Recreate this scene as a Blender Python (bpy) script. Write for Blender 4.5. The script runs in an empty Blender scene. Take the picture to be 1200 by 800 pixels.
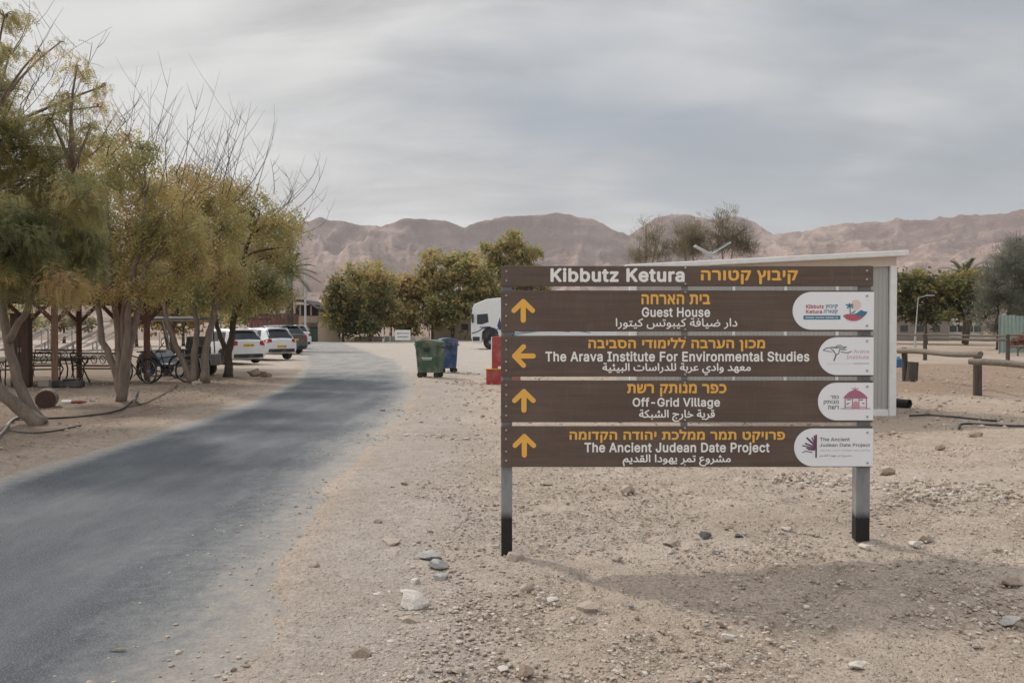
import bpy, bmesh, math, random, unicodedata, os
import numpy as np
from math import radians, sin, cos, pi, sqrt
from mathutils import Vector, Matrix
random.seed(7); rng = np.random.default_rng(7)
sc = bpy.context.scene
COL = sc.collection

# ------------------------------------------------------------------ camera
CAM_H, FPX, PITCH = 1.6, 1000.0, math.atan(17 / 1000)
cd = bpy.data.cameras.new('camera'); cam = bpy.data.objects.new('camera', cd); COL.objects.link(cam)
cd.sensor_width = 36; cd.lens = 30; cd.clip_start = 0.1; cd.clip_end = 20000
cam.location = (0, 0, CAM_H); cam.rotation_euler = (pi / 2 - PITCH, 0, 0)
sc.camera = cam

def ray(px, py):
    a, u = (px - 600) / FPX, (400 - py) / FPX
    return Vector((a, cos(PITCH) + u * sin(PITCH), u * cos(PITCH) - sin(PITCH)))
def G(px, py, z=0.0):                     # where the sight line meets height z
    d = ray(px, py); t = (z - CAM_H) / d.z
    return Vector((d.x * t, d.y * t, z))
def P(px, py, Y):                         # where it meets depth Y
    d = ray(px, py); t = Y / d.y
    return Vector((d.x * t, Y, CAM_H + d.z * t))

# ------------------------------------------------------------------ render look
vs = sc.view_settings; vs.view_transform = 'Standard'; vs.look = 'None'; vs.exposure = 0.26; vs.gamma = 1
sc.cycles.max_bounces = 6; sc.cycles.diffuse_bounces = 3; sc.cycles.transparent_max_bounces = 16
sc.cycles.volume_bounces = 1

# ------------------------------------------------------------------ world and sun
SUN_DIR = Vector((-0.76, 0.80, 1.0)).normalized()       # towards the sun
elev = math.asin(SUN_DIR.z); azim = math.atan2(SUN_DIR.x, SUN_DIR.y)
w = bpy.data.worlds.new('World'); sc.world = w; w.use_nodes = True
nt = w.node_tree; nt.nodes.clear()
def wn(t, **k):
    n = nt.nodes.new(t)
    for a, b in k.items(): setattr(n, a, b)
    return n
L = nt.links.new
out = wn('ShaderNodeOutputWorld'); bg = wn('ShaderNodeBackground'); bg.inputs[1].default_value = 0.1
sky = wn('ShaderNodeTexSky', sky_type='NISHITA'); sky.sun_disc = False
sky.sun_elevation = elev; sky.sun_rotation = azim
tc = wn('ShaderNodeTexCoord'); sep = wn('ShaderNodeSeparateXYZ'); L(tc.outputs['Generated'], sep.inputs[0])
def wmath(op, a, b=None, c=None, clamp=False):
    n = wn('ShaderNodeMath', operation=op); n.use_clamp = clamp
    for i, v in enumerate((a, b, c)):
        if v is None: continue
        if isinstance(v, (int, float)): n.inputs[i].default_value = v
        else: L(v, n.inputs[i])
    return n.outputs[0]
zc = wmath('MAXIMUM', sep.outputs[2], 0.0); zd = wmath('ADD', zc, 0.30)
cx = wmath('DIVIDE', sep.outputs[0], zd); cy = wmath('DIVIDE', sep.outputs[1], zd)
cmb = wn('ShaderNodeCombineXYZ'); L(cx, cmb.inputs[0]); L(cy, cmb.inputs[1])
def wnoise(scale, detail, rough, sx, sy, rot=0, off=(0, 0, 0), dist=0.0):
    mp = wn('ShaderNodeMapping'); mp.inputs['Scale'].default_value = (sx, sy, 1); mp.inputs['Rotation'].default_value = (0, 0, rot)
    mp.inputs['Location'].default_value = off
    L(cmb.outputs[0], mp.inputs[0])
    n = wn('ShaderNodeTexNoise'); n.inputs['Scale'].default_value = scale; n.inputs['Detail'].default_value = detail
    n.inputs['Roughness'].default_value = rough; n.inputs['Distortion'].default_value = dist; L(mp.outputs[0], n.inputs[0])
    return n.outputs['Fac']
n1 = wnoise(1.1, 6, 0.50, 0.6, 1.5, radians(18), (1.5, 0.6, 0), 0.5)
n2 = wnoise(3.6, 6, 0.58, 0.6, 1.7, radians(-14), (3.0, 1, 2), 0.4)
n3 = wnoise(0.9, 4, 0.5, 1, 1.2, 0, (7.1, 3.2, 5))
shade = wmath('ADD', wmath('MULTIPLY', n1, 0.6), wmath('MULTIPLY', n2, 0.4))
shade = wmath('SUBTRACT', shade, wmath('MULTIPLY', wmath('MINIMUM', sep.outputs[0], 0.5), 0.14))
cr = wn('ShaderNodeValToRGB'); L(shade, cr.inputs[0]); cr.color_ramp.interpolation = 'EASE'
cr.color_ramp.elements[0].position = 0.34; cr.color_ramp.elements[0].color = (0.40, 0.405, 0.41, 1)
cr.color_ramp.elements[1].position = 0.60; cr.color_ramp.elements[1].color = (0.66, 0.66, 0.655, 1)
sc10 = wn('ShaderNodeVectorMath', operation='SCALE'); L(cr.outputs[0], sc10.inputs[0]); 
# overcast cloud deck grows brighter towards the zenith, as overcast skies do
zr_ = wn('ShaderNodeMapRange', interpolation_type='SMOOTHSTEP'); L(zc, zr_.inputs[0]); zr_.inputs[1].default_value = 0.26; zr_.inputs[2].default_value = 1.0
zr_.inputs[3].default_value = 9.2; zr_.inputs[4].default_value = 24.0; L(zr_.outputs[0], sc10.inputs['Scale'])
# thin blue-grey openings, more of them towards the east (right)
east = wmath('ADD', wmath('MULTIPLY', wmath('MINIMUM', sep.outputs[0], 0.5), 0.42), wmath('MULTIPLY', wmath('MINIMUM', zc, 0.45), 0.10))
gap = wmath('ADD', n3, east)
gr = wn('ShaderNodeValToRGB'); L(gap, gr.inputs[0])
gr.color_ramp.elements[0].position = 0.52; gr.color_ramp.elements[0].color = (0, 0, 0, 1)
gr.color_ramp.elements[1].position = 0.72; gr.color_ramp.elements[1].color = (0.75, 0.75, 0.75, 1)
veil = wn('ShaderNodeMix', data_type='RGBA'); veil.inputs[0].default_value = 0.78; L(sky.outputs[0], veil.inputs[6]); veil.inputs[7].default_value = (2.25, 2.5, 2.72, 1)
mixw = wn('ShaderNodeMix', data_type='RGBA'); L(gr.outputs[0], mixw.inputs[0]); L(sc10.outputs[0], mixw.inputs[6]); L(veil.outputs[2], mixw.inputs[7])
L(mixw.outputs[2], bg.inputs[0]); L(bg.outputs[0], out.inputs[0])

sd = bpy.data.lights.new('sun', 'SUN'); sd.energy = 1.9; sd.angle = radians(4.5); sd.color = (1.0, 0.93, 0.84)
sun = bpy.data.objects.new('sun', sd); COL.objects.link(sun); sun.rotation_euler = SUN_DIR.to_track_quat('Z', 'Y').to_euler()

# ------------------------------------------------------------------ helpers: noise
_LAT = rng.random((256, 256))
def vnoise(x, y, s=1.0, o=0):
    x = np.asarray(x, float) * s + 17.3 * o + 1000; y = np.asarray(y, float) * s + 41.7 * o + 1000
    xi = np.floor(x).astype(int); yi = np.floor(y).astype(int); fx = x - xi; fy = y - yi
    fx = fx * fx * (3 - 2 * fx); fy = fy * fy * (3 - 2 * fy)
    g = lambda a, b: _LAT[a & 255, b & 255]
    return (g(xi, yi) * (1 - fx) + g(xi + 1, yi) * fx) * (1 - fy) + (g(xi, yi + 1) * (1 - fx) + g(xi + 1, yi + 1) * fx) * fy - 0.5
def fbm(x, y, s, n=4, o=0, g=0.5):
    t = 0; a = 1.0
    for i in range(n): t = t + a * vnoise(x, y, s * 2.03 ** i, o + i); a *= g
    return t
def sstep(a, b, x):
    t = np.clip((np.asarray(x, float) - a) / (b - a), 0, 1); return t * t * (3 - 2 * t)

# ------------------------------------------------------------------ helpers: materials
_M = {}
class NB:
    def __init__(s, name):
        s.m = bpy.data.materials.new(name); s.m.use_nodes = True; s.t = s.m.node_tree
        s.b = s.t.nodes['Principled BSDF']; s.o = s.t.nodes['Material Output']
        s._c = None
    def n(s, typ, **k):
        q = s.t.nodes.new(typ)
        for a, b in k.items(): setattr(q, a, b)
        return q
    def l(s, a, b): s.t.links.new(a, b)
    def co(s):
        if s._c is None: s._c = s.n('ShaderNodeTexCoord').outputs['Object']
        return s._c
    def noise(s, scale, detail=4, rough=0.55, vec=None, sxyz=None, dist=0):
        q = s.n('ShaderNodeTexNoise'); q.inputs['Scale'].default_value = scale; q.inputs['Detail'].default_value = detail
        q.inputs['Roughness'].default_value = rough; q.inputs['Distortion'].default_value = dist
        v = vec if vec is not None else s.co()
        if sxyz:
            mp = s.n('ShaderNodeMapping'); mp.inputs['Scale'].default_value = sxyz; s.l(v, mp.inputs[0]); v = mp.outputs[0]
        s.l(v, q.inputs['Vector']); return q.outputs['Fac']
    def ramp(s, fac, stops):
        q = s.n('ShaderNodeValToRGB'); s.l(fac, q.inputs[0]); e = q.color_ramp.elements
        while len(e) < len(stops): e.new(0.5)
        for i, (p, c) in enumerate(stops):
            e[i].position = p; e[i].color = (c, c, c, 1) if isinstance(c, (int, float)) else (*c, 1)
        return q.outputs[0]
    def mix(s, f, a, b, blend='MIX'):
        q = s.n('ShaderNodeMix', data_type='RGBA', blend_type=blend)
        for i, v in ((0, f), (6, a), (7, b)):
            if isinstance(v, (int, float)): q.inputs[i].default_value = v
            elif isinstance(v, tuple): q.inputs[i].default_value = (*v, 1)
            else: s.l(v, q.inputs[i])
        return q.outputs[2]
    def math(s, op, a, b=None, clamp=False):
        q = s.n('ShaderNodeMath', operation=op); q.use_clamp = clamp
        for i, v in enumerate((a, b)):
            if v is None: continue
            if isinstance(v, (int, float)): q.inputs[i].default_value = v
            else: s.l(v, q.inputs[i])
        return q.outputs[0]
    def attr(s, name, out='Color'): 
        q = s.n('ShaderNodeAttribute'); q.attribute_name = name; return q.outputs[out]
    def bump(s, h, strength=0.3, dist=0.01, prev=None):
        q = s.n('ShaderNodeBump'); q.inputs['Strength'].default_value = strength; q.inputs['Distance'].default_value = dist
        s.l(h, q.inputs['Height'])
        if prev is not None: s.l(prev, q.inputs['Normal'])
        return q.outputs[0]
    def done(s, col=None, rough=0.8, nrm=None, metal=0.0, spec=0.5):
        if col is not None:
            if isinstance(col, tuple): s.b.inputs['Base Color'].default_value = (*col, 1)
            else: s.l(col, s.b.inputs['Base Color'])
        if isinstance(rough, (int, float)): s.b.inputs['Roughness'].default_value = rough
        else: s.l(rough, s.b.inputs['Roughness'])
        s.b.inputs['Metallic'].default_value = metal; s.b.inputs['Specular IOR Level'].default_value = spec
        if nrm is not None: s.l(nrm, s.b.inputs['Normal'])
        return s.m
def simple(name, col, rough=0.6, metal=0.0, var=0.15, scale=8, bump=0.0, spec=0.4, dust=0.0):
    """plain paint/metal/plastic with a slight mottling and dust"""
    if name in _M: return _M[name]
    b = NB(name); f = b.noise(scale, 5, 0.6)
    c = b.mix(f, tuple(x * (1 - var) for x in col), tuple(min(1, x * (1 + var)) for x in col))
    if dust:
        d = b.ramp(b.noise(3.0, 4), [(0.45, 0.0), (0.7, dust)]); c = b.mix(d, c, (0.42, 0.36, 0.3))
    nr = b.bump(b.noise(scale * 6, 3), bump, 0.005) if bump else None
    _M[name] = b.done(c, rough, nr, metal, spec); return _M[name]
def wood(name, c0, c1, axis='z', scale=6):
    if name in _M: return _M[name]
    b = NB(name); s = {'z': (6, 6, 0.5), 'x': (0.5, 6, 6), 'y': (6, 0.5, 6)}[axis]
    f = b.noise(scale, 6, 0.65, sxyz=s); c = b.ramp(f, [(0.3, c0), (0.65, c1)])
    _M[name] = b.done(c, 0.85, b.bump(f, 0.5, 0.01), 0, 0.2); return _M[name]

# ------------------------------------------------------------------ helpers: mesh building
class MB:
    def __init__(s): s.v = []; s.f = []; s.n = 0; s.att = []
    def add(s, v, f, att=None):
        v = np.asarray(v, float).reshape(-1, 3)
        s.v.append(v); s.f.append((np.asarray(f, int) + s.n) if not isinstance(f, list) else [[i + s.n for i in q] for q in f])
        s.n += len(v)
        if att is not None: s.att.append(np.full(len(v), att) if np.isscalar(att) else np.asarray(att, float))
        return s
    def box(s, c, size, rz=0, rot=None):
        x, y, z = (a / 2 for a in size)
        v = np.array([(-x, -y, -z), (x, -y, -z), (x, y, -z), (-x, y, -z), (-x, -y, z), (x, -y, z), (x, y, z), (-x, y, z)])
        M = rot if rot is not None else Matrix.Rotation(rz, 3, 'Z')
        v = v @ np.array(M).T + np.array(c)
        return s.add(v, [[0, 3, 2, 1], [4, 5, 6, 7], [0, 1, 5, 4], [1, 2, 6, 5], [2, 3, 7, 6], [3, 0, 4, 7]])
    def bar(s, a, b, wd, ht):                          # square bar from a to b
        a, b = Vector(a), Vector(b); d = b - a; q = d.to_track_quat('X', 'Z').to_matrix()
        return s.box((a + b) / 2, (d.length, wd, ht), rot=q)
    def tube(s, pts, r, seg=8, cap=True):
        pts = [Vector(p) for p in pts]; n = len(pts)
        rs = [r] * n if np.isscalar(r) else list(r)
        ref = Vector((0, 0, 1)); t0 = (pts[1] - pts[0]).normalized()
        if abs(t0.z) > 0.9: ref = Vector((1, 0, 0))
        u = t0.cross(ref).normalized(); V = []
        for i, p in enumerate(pts):
            t = (pts[min(i + 1, n - 1)] - pts[max(i - 1, 0)]).normalized()
            u = (u - t * u.dot(t)).normalized(); w_ = t.cross(u)
            for k in range(seg):
                a = 2 * pi * k / seg; V.append(p + (u * cos(a) + w_ * sin(a)) * rs[i])
        F = [[i * seg + k, i * seg + (k + 1) % seg, (i + 1) * seg + (k + 1) % seg, (i + 1) * seg + k] for i in range(n - 1) for k in range(seg)]
        if cap: F += [list(range(seg))[::-1], list(range((n - 1) * seg, n * seg))]
        return s.add([tuple(v) for v in V], F)
    def prism(s, poly, t0, t1, M=None):                # polygon in xz, thickness along y from t0 to t1
        n = len(poly); v = [(x, t0, z) for x, z in poly] + [(x, t1, z) for x, z in poly]
        f = [list(range(n)), list(range(n, 2 * n))[::-1]] + [[i, i + n, (i + 1) % n + n, (i + 1) % n] for i in range(n)]
        v = np.array(v)
        if M is not None: v = v @ np.array(M.to_3x3()).T + np.array(M.to_translation())
        return s.add(v, f)
    def lathe(s, prof, c=(0, 0, 0), axis='z', seg=20):  # prof: (r, h)
        V = []
        for r, h in prof:
            for k in range(seg):
                a = 2 * pi * k / seg; p = (r * cos(a), r * sin(a), h)
                if axis == 'y': p = (p[0], p[2], p[1])
                if axis == 'x': p = (p[2], p[0], p[1])
                V.append((p[0] + c[0], p[1] + c[1], p[2] + c[2]))
        n = len(prof)
        F = [[i * seg + k, i * seg + (k + 1) % seg, (i + 1) * seg + (k + 1) % seg, (i + 1) * seg + k] for i in range(n - 1) for k in range(seg)]
        F += [list(range(seg))[::-1], list(range((n - 1) * seg, n * seg))]
        return s.add(V, F)
    def mesh(s, name, m=None, smooth=False, attname='tint'):
        me = bpy.data.meshes.new(name)
        V = np.concatenate(s.v); me.vertices.add(len(V)); me.vertices.foreach_set('co', V.ravel())
        loops = []; tot = []
        for f in s.f:
            if isinstance(f, list):
                for q in f: loops.extend(q); tot.append(len(q))
            else: loops.append(None); tot.append(None); 
        if any(isinstance(f, np.ndarray) for f in s.f):
            la = []; ta = []
            for f in s.f:
                if isinstance(f, list):
                    for q in f: la.append(np.array(q)); ta.append(np.array([len(q)]))
                else: la.append(f.ravel()); ta.append(np.full(len(f), f.shape[1]))
            loops = np.concatenate(la); tot = np.concatenate(ta)
        else: loops = np.array(loops); tot = np.array(tot)
        me.loops.add(len(loops)); me.loops.foreach_set('vertex_index', loops.astype(np.int32))
        me.polygons.add(len(tot)); st = np.concatenate([[0], np.cumsum(tot)[:-1]])
        me.polygons.foreach_set('loop_start', st.astype(np.int32))
        me.polygons.foreach_set('use_smooth', np.full(len(tot), bool(smooth)))
        me.update(calc_edges=True)
        if s.att:
            a = me.attributes.new(attname, 'FLOAT', 'POINT'); a.data.foreach_set('value', np.concatenate(s.att).astype(np.float32))
        if m: me.materials.append(m)
        me.validate()
        return me
    def build(s, name, m, parent=None, smooth=False, loc=None, rz=0, fixn=True):
        me = s.mesh(name, m, smooth)
        if fixn and len(me.polygons) < 20000:
            bm = bmesh.new(); bm.from_mesh(me); bmesh.ops.recalc_face_normals(bm, faces=bm.faces); bm.to_mesh(me); bm.free()
        o = bpy.data.objects.new(name, me); COL.objects.link(o); o.parent = parent
        if loc is not None: o.location = loc
        o.rotation_euler.z = rz
        return o
def bevel(o, w_=0.01, seg=2, ang=40):
    m = o.modifiers.new('bevel', 'BEVEL'); m.width = w_; m.segments = seg; m.limit_method = 'ANGLE'; m.angle_limit = radians(ang); return o
def tag(o, label=None, cat=None, group=None, kind=None):
    if label: o['label'] = label
    if cat: o['category'] = cat
    if group: o['group'] = group
    if kind: o['kind'] = kind
    return o
def empty(name, loc, label, cat, group=None, rz=0):
    o = bpy.data.objects.new(name, None); COL.objects.link(o); o.location = loc; o.rotation_euler.z = rz; o.empty_display_size = 0.3
    return tag(o, label, cat, group)
def copy_tree(o, parent=None):
    c = o.copy(); COL.objects.link(c); c.parent = parent
    for ch in list(o.children): copy_tree(ch, c)
    return c

# ------------------------------------------------------------------ terrain data
RL = [(-5.4, -4), (-5.4, 9), (-5.4, 12.6), (-5.45, 16.5), (-6.3, 24.2), (-8.5, 35.6), (-12.2, 50), (-17, 70), (-22.5, 92)]
RR = [(-1.35, -4), (-1.4, 4), (-1.5, 5.2), (-1.85, 9), (-1.95, 13.1), (-2.05, 16.2), (-2.45, 21.9), (-3.1, 26.2), (-5.4, 40), (-8.4, 51.6), (-13.8, 72.7), (-18.6, 92)]
def xl(y): return np.interp(y, [p[1] for p in RL], [p[0] for p in RL])
def xr(y): return np.interp(y, [p[1] for p in RR], [p[0] for p in RR])
def road_in(x, y):      # >0 inside the road, metres from nearest edge
    return np.minimum(np.minimum(x - xl(y), xr(y) - x), 92 - y)
def zsm(x, y):
    x = np.asarray(x, float); y = np.asarray(y, float)
    z = 0.10 * sstep(0.6, 2.8, x) * sstep(3.0, 5.0, y) * (1 - sstep(7.5, 13, y))
    z = z + 0.07 * sstep(4.5, 8, x) * sstep(5, 8, y) * (1 - sstep(12, 15, y))
    z = z + 0.05 * fbm(x, y, 0.35, 3, 3) * sstep(0, 2.5, -road_in(x, y)) * (1 - sstep(35, 60, y))
    # brown ploughed dirt to the right, and its low bank
    d = sstep(7.5, 9, x) * sstep(19.5, 22, y) * (1 - sstep(33, 38, y))
    z = z + d * (0.10 + 0.22 * fbm(x, y, 0.9, 3, 9))
    # far plain rises gently to the foot of the range
    z = z + 0.012 * np.clip(np.hypot(x, y) - 900, 0, None)
    return z
def zg(x, y): return float(zsm(x, y))

def axis_pts(f0, f1, step, lo, hi, g=1.09):
    a = list(np.arange(f0, f1 + 1e-6, step)); s = step; x = a[-1]
    while x < hi: s *= g; x += s; a.append(min(x, hi))
    s = step; x = f0; b = []
    while x > lo: s *= g; x -= s; b.append(max(x, lo))
    return np.array(b[::-1] + a)
xs = axis_pts(-7.5, 6.2, 0.05, -4600, 4600); ys = axis_pts(3.3, 13.5, 0.05, -60, 4700)
X, Y = np.meshgrid(xs, ys)
ri = road_in(X, Y)
edge_n = 0.26 * fbm(X, Y, 1.1, 5, 21)                      # ragged drift line
Z = zsm(X, Y)
out_m = sstep(-0.05, 0.5, -(ri + edge_n * 0.7))
lot_m = sstep(26, 31, Y) * (1 - sstep(93, 97, Y)) * sstep(-3.3, -2.3, X - xr(Y) + 3)
rough_m = out_m * (1 - 0.85 * sstep(22, 30, Y))
far = 1 - sstep(20, 60, np.hypot(X, Y))
rel = (0.034 * fbm(X, Y, 2.2, 3, 31) + 0.028 * fbm(X, Y, 7, 3, 41) - 0.020 * np.abs(fbm(X, Y, 4, 3, 45)))
peb = vnoise(X, Y, 11, 50); rel = rel + 0.012 * sstep(0.12, 0.4, peb)
shoulder = sstep(0.0, 0.3, -ri) * (1 - sstep(0.9, 1.9, -ri + 0.5 * fbm(X, Y, 0.8, 3, 5))) * (X > xr(Y)) * (Y < 26)
rel = rel * (1 - 0.65 * shoulder)
Zf = np.where(ri > -0.15, Z * 0 , Z)
Z = Z * sstep(-0.1, 0.6, -ri) + rel * rough_m * far
Z = Z + (-0.014 + 0.030 * sstep(-0.22, 0.22, -(ri + edge_n))) * (1 - sstep(60, 120, np.hypot(X, Y)) ) * sstep(-1.5, -0.2, ri + 0 * X)
Z = np.where((ri > 0.25), np.minimum(Z, -0.012), Z)
nx, ny = len(xs), len(ys)
V = np.stack([X, Y, Z], -1).reshape(-1, 3)
idx = np.arange(nx * ny).reshape(ny, nx)
Fq = np.stack([idx[:-1, :-1], idx[:-1, 1:], idx[1:, 1:], idx[1:, :-1]], -1).reshape(-1, 4)
# ground colours (albedo) by area
def lerp3(a, b, m): return a * (1 - m[..., None]) + np.array(b) * m[..., None]
#
T = np.ones(X.shape + (3,)) * np.array((0.445, 0.378, 0.318))
T = lerp3(T, (0.50, 0.435, 0.375), sstep(-0.1, 0.5, fbm(X, Y, 0.5, 3, 61)))
T = lerp3(T, (0.45, 0.36, 0.285), 0.5 * sstep(7, 12, Y) * sstep(1, 4, X) * (1 - sstep(30, 45, Y)))
T = lerp3(T, (0.41, 0.375, 0.34), 0.75 * shoulder)
T = lerp3(T, (0.485, 0.448, 0.405), lot_m * 0.95 * (1 - sstep(8, 14, X)))
T = lerp3(T, (0.40, 0.33, 0.27), lot_m * 0.9 * sstep(8, 14, X))
lotl = sstep(29.5, 32, Y + 0.5 * (X + 8)) * (1 - sstep(93, 97, Y)) * sstep(-0.6, 0.8, xl(Y) - X) * (1 - sstep(4.5, 7, xl(Y) - X + 0 * Y))
T = lerp3(T, (0.54, 0.475, 0.41), lotl * 0.9)
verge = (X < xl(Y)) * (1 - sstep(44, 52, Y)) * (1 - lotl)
T = lerp3(T, (0.285, 0.225, 0.18), verge * (0.85 + 0.3 * vnoise(X, Y, 0.8, 77)))  # brown verge soil, toned darker to stand in for shade under trees and shelter
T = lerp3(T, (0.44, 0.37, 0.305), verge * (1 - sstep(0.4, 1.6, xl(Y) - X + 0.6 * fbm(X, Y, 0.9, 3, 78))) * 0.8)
dirt = sstep(7.5, 9, X) * sstep(19.0, 21, Y) * (1 - sstep(34, 37, Y))
T = lerp3(T, (0.33, 0.25, 0.19), dirt)
T = lerp3(T, (0.44, 0.375, 0.315), sstep(5.5, 8.5, X) * sstep(37, 39, Y) * (1 - sstep(44, 48, Y)))
T = lerp3(T, (0.27, 0.21, 0.17), sstep(95, 110, Y))
me = bpy.data.meshes.new('ground'); me.vertices.add(len(V)); me.vertices.foreach_set('co', V.ravel())
me.loops.add(len(Fq) * 4); me.loops.foreach_set('vertex_index', Fq.ravel().astype(np.int32)); me.polygons.add(len(Fq))
me.polygons.foreach_set('loop_start', np.arange(0, len(Fq) * 4, 4).astype(np.int32)); me.polygons.foreach_set('use_smooth', np.ones(len(Fq), bool))
me.update(calc_edges=True)
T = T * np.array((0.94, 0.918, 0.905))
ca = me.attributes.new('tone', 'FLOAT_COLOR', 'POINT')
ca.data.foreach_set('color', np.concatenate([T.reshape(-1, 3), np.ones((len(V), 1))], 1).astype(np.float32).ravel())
b = NB('ground_sand'); tone = b.attr('tone')
fine = b.noise(45, 6, 0.7); mid = b.noise(6, 6, 0.65); big = b.noise(0.9, 5, 0.6)
c = b.mix(1.0, tone, b.ramp(fine, [(0.30, 0.70), (0.5, 0.99), (0.72, 1.25)]), 'MULTIPLY')
c = b.mix(1.0, c, b.ramp(mid, [(0.3, 0.86), (0.7, 1.12)]), 'MULTIPLY')
c = b.mix(1.0, c, b.ramp(big, [(0.3, (0.93, 0.90, 0.87)), (0.7, (1.06, 1.06, 1.07))]), 'MULTIPLY')
vo = b.n('ShaderNodeTexVoronoi', feature='F1'); vo.inputs['Scale'].default_value = 60; b.l(b.co(), vo.inputs['Vector'])
vo2 = b.n('ShaderNodeTexVoronoi', feature='F1'); vo2.inputs['Scale'].default_value = 22; b.l(b.co(), vo2.inputs['Vector'])
st = b.ramp(vo.outputs['Distance'], [(0.12, 1.0), (0.42, 0.0)]); st2 = b.ramp(vo2.outputs['Distance'], [(0.1, 1.0), (0.3, 0.0)])
sel = b.ramp(b.noise(30, 2), [(0.55, 0.0), (0.6, 1.0)])
c = b.mix(b.math('MULTIPLY', b.math('MULTIPLY', st, sel), 0.45), c, (0.62, 0.56, 0.50))
h = b.math('ADD', b.math('MULTIPLY', st, 0.5), b.math('ADD', fine, st2))
gm = b.done(c, 0.95, b.bump(h, 1.0, 0.016), 0, 0.15)
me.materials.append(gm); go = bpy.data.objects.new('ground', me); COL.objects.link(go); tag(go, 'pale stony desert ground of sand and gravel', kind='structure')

# road sheet ------------------------------------------------------------
ry = np.concatenate([np.arange(-3.5, 20, 0.12), np.arange(20, 92.5, 0.7)]); ru = np.concatenate([np.linspace(0, .2, 12), np.linspace(.24, .7, 8), np.linspace(.73, 1, 14)])
YY, UU = np.meshgrid(ry, ru, indexing='ij'); XL = xl(YY); XR = xr(YY)
XX = XL - 0.5 + (XR - XL + 1.0) * UU; dd = np.clip(np.minimum(XX - XL, XR - XX), 0, 9)
Vr = np.stack([XX, YY, np.full(XX.shape, 0.004) + 0.004 * sstep(0, 1.2, dd)], -1).reshape(-1, 3)
idx = np.arange(XX.size).reshape(XX.shape)
Fr = np.stack([idx[:-1, :-1], idx[:-1, 1:], idx[1:, 1:], idx[1:, :-1]], -1).reshape(-1, 4)
mb = MB(); dustr = 1 - sstep(-0.45, 1.25, XR - XX); dustl = 0.8 * (1 - sstep(0.0, 0.6, XX - XL)); fard = 0.62 * sstep(23, 32, YY)
mb.add(Vr, Fr, np.clip(np.maximum(np.maximum(dustr, dustl), fard), 0, 1).ravel())
b = NB('asphalt'); tint = b.attr('tint', 'Fac')
ag = b.noise(110, 3, 0.8); an = b.noise(1.6, 6, 0.65, sxyz=(1, 0.35, 1)); an2 = b.noise(9, 5, 0.7)
base = b.ramp(ag, [(0.36, (0.056, 0.064, 0.074)), (0.55, (0.087, 0.097, 0.111)), (0.64, (0.24, 0.248, 0.258))])
base = b.mix(b.ramp(an, [(0.42, 0.0), (0.75, 0.55)]), base, (0.215, 0.225, 0.235))
dm = b.math('ADD', tint, b.math('MULTIPLY', b.math('SUBTRACT', an2, 0.5), 0.8)); dm = b.math('ADD', dm, b.math('MULTIPLY', b.math('SUBTRACT', an, 0.5), 0.9))
dc = b.mix(1.0, (0.375, 0.335, 0.295), b.ramp(b.noise(45, 6, 0.7), [(0.30, 0.70), (0.5, 0.99), (0.72, 1.25)]), 'MULTIPLY')
dc = b.mix(1.0, dc, b.ramp(b.noise(6, 6, 0.65), [(0.3, 0.86), (0.7, 1.10)]), 'MULTIPLY')
speck = b.ramp(b.noise(70, 5, 0.8), [(0.42, 0.0), (0.60, 0.35)])
base = b.mix(b.ramp(dm, [(0.12, 0.0), (0.55, 0.8)]), base, b.mix(1.0, (0.235, 0.237, 0.238), b.ramp(ag, [(0.3, 0.75), (0.7, 1.25)]), 'MULTIPLY'))
base = b.mix(b.math('ADD', b.ramp(dm, [(0.52, 0.0), (1.0, 0.97)]), b.math('MULTIPLY', speck, b.ramp(dm, [(0.35, 0.0), (0.7, 1.0)])), True), base, dc)
vcr = b.n('ShaderNodeTexVoronoi', feature='DISTANCE_TO_EDGE'); vcr.inputs['Scale'].default_value = 0.7; b.l(b.co(), vcr.inputs['Vector'])
mb.build('road', b.done(base, 0.85, b.bump(b.noise(70, 5, 0.8), 0.9, 0.012), 0, 0.3), smooth=True, fixn=False)
tag(bpy.data.objects['road'], 'narrow grey asphalt road running ahead and bending left', kind='structure')

# mountains ---------------------------------------------------------------
PROF = [(-900, 300), (-300, 292), (0, 285), (150, 275), (250, 268), (310, 272), (355, 262), (375, 257), (395, 258), (410, 261), (430, 265), (445, 267), (460, 262), (480, 257), (500, 256.5), (520, 259), (535, 264), (545, 267),
        (560, 261), (590, 253), (620, 250.5), (655, 249.5), (685, 255), (705, 264), (725, 273), (737, 276), (745, 270), (770, 256), (790, 252), (810, 252), (830, 255), (845, 257), (860, 253), (875, 257), (893, 264), (905, 272),
        (950, 268), (1000, 262), (1050, 258), (1100, 256), (1150, 250), (1200, 247), (1300, 250), (1500, 262), (1900, 280), (2400, 300)]
azs = np.linspace(radians(-42), radians(46), 1050); rs = 1750 * (4100 / 1750) ** np.linspace(0, 1, 270)
px = 600 + FPX * np.tan(azs)
sky_e = np.interp(px, [p[0] for p in PROF], [(383 - p[1]) / FPX for p in PROF]) * np.cos(azs)
AZ, RR_ = np.meshgrid(azs, rs); MX = RR_ * np.sin(AZ); MY = RR_ * np.cos(AZ)
def ridged(x, y, s, n, o):
    t = 0; a = 1.0; w_ = 1.0
    for i in range(n):
        v = 1 - np.abs(2 * vnoise(x, y, s * 2.1 ** i, o + i)) * 1.0; v = v ** 2; t = t + a * v * w_; w_ = np.clip(v * 1.3, 0, 1); a *= 0.5
    return t
tq = (RR_ - 1750) / (3300 - 1750)
wx = MX + 160 * fbm(MX, MY, 1 / 700, 3, 5); wy = MY + 160 * fbm(MX, MY, 1 / 700, 3, 8)
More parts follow.
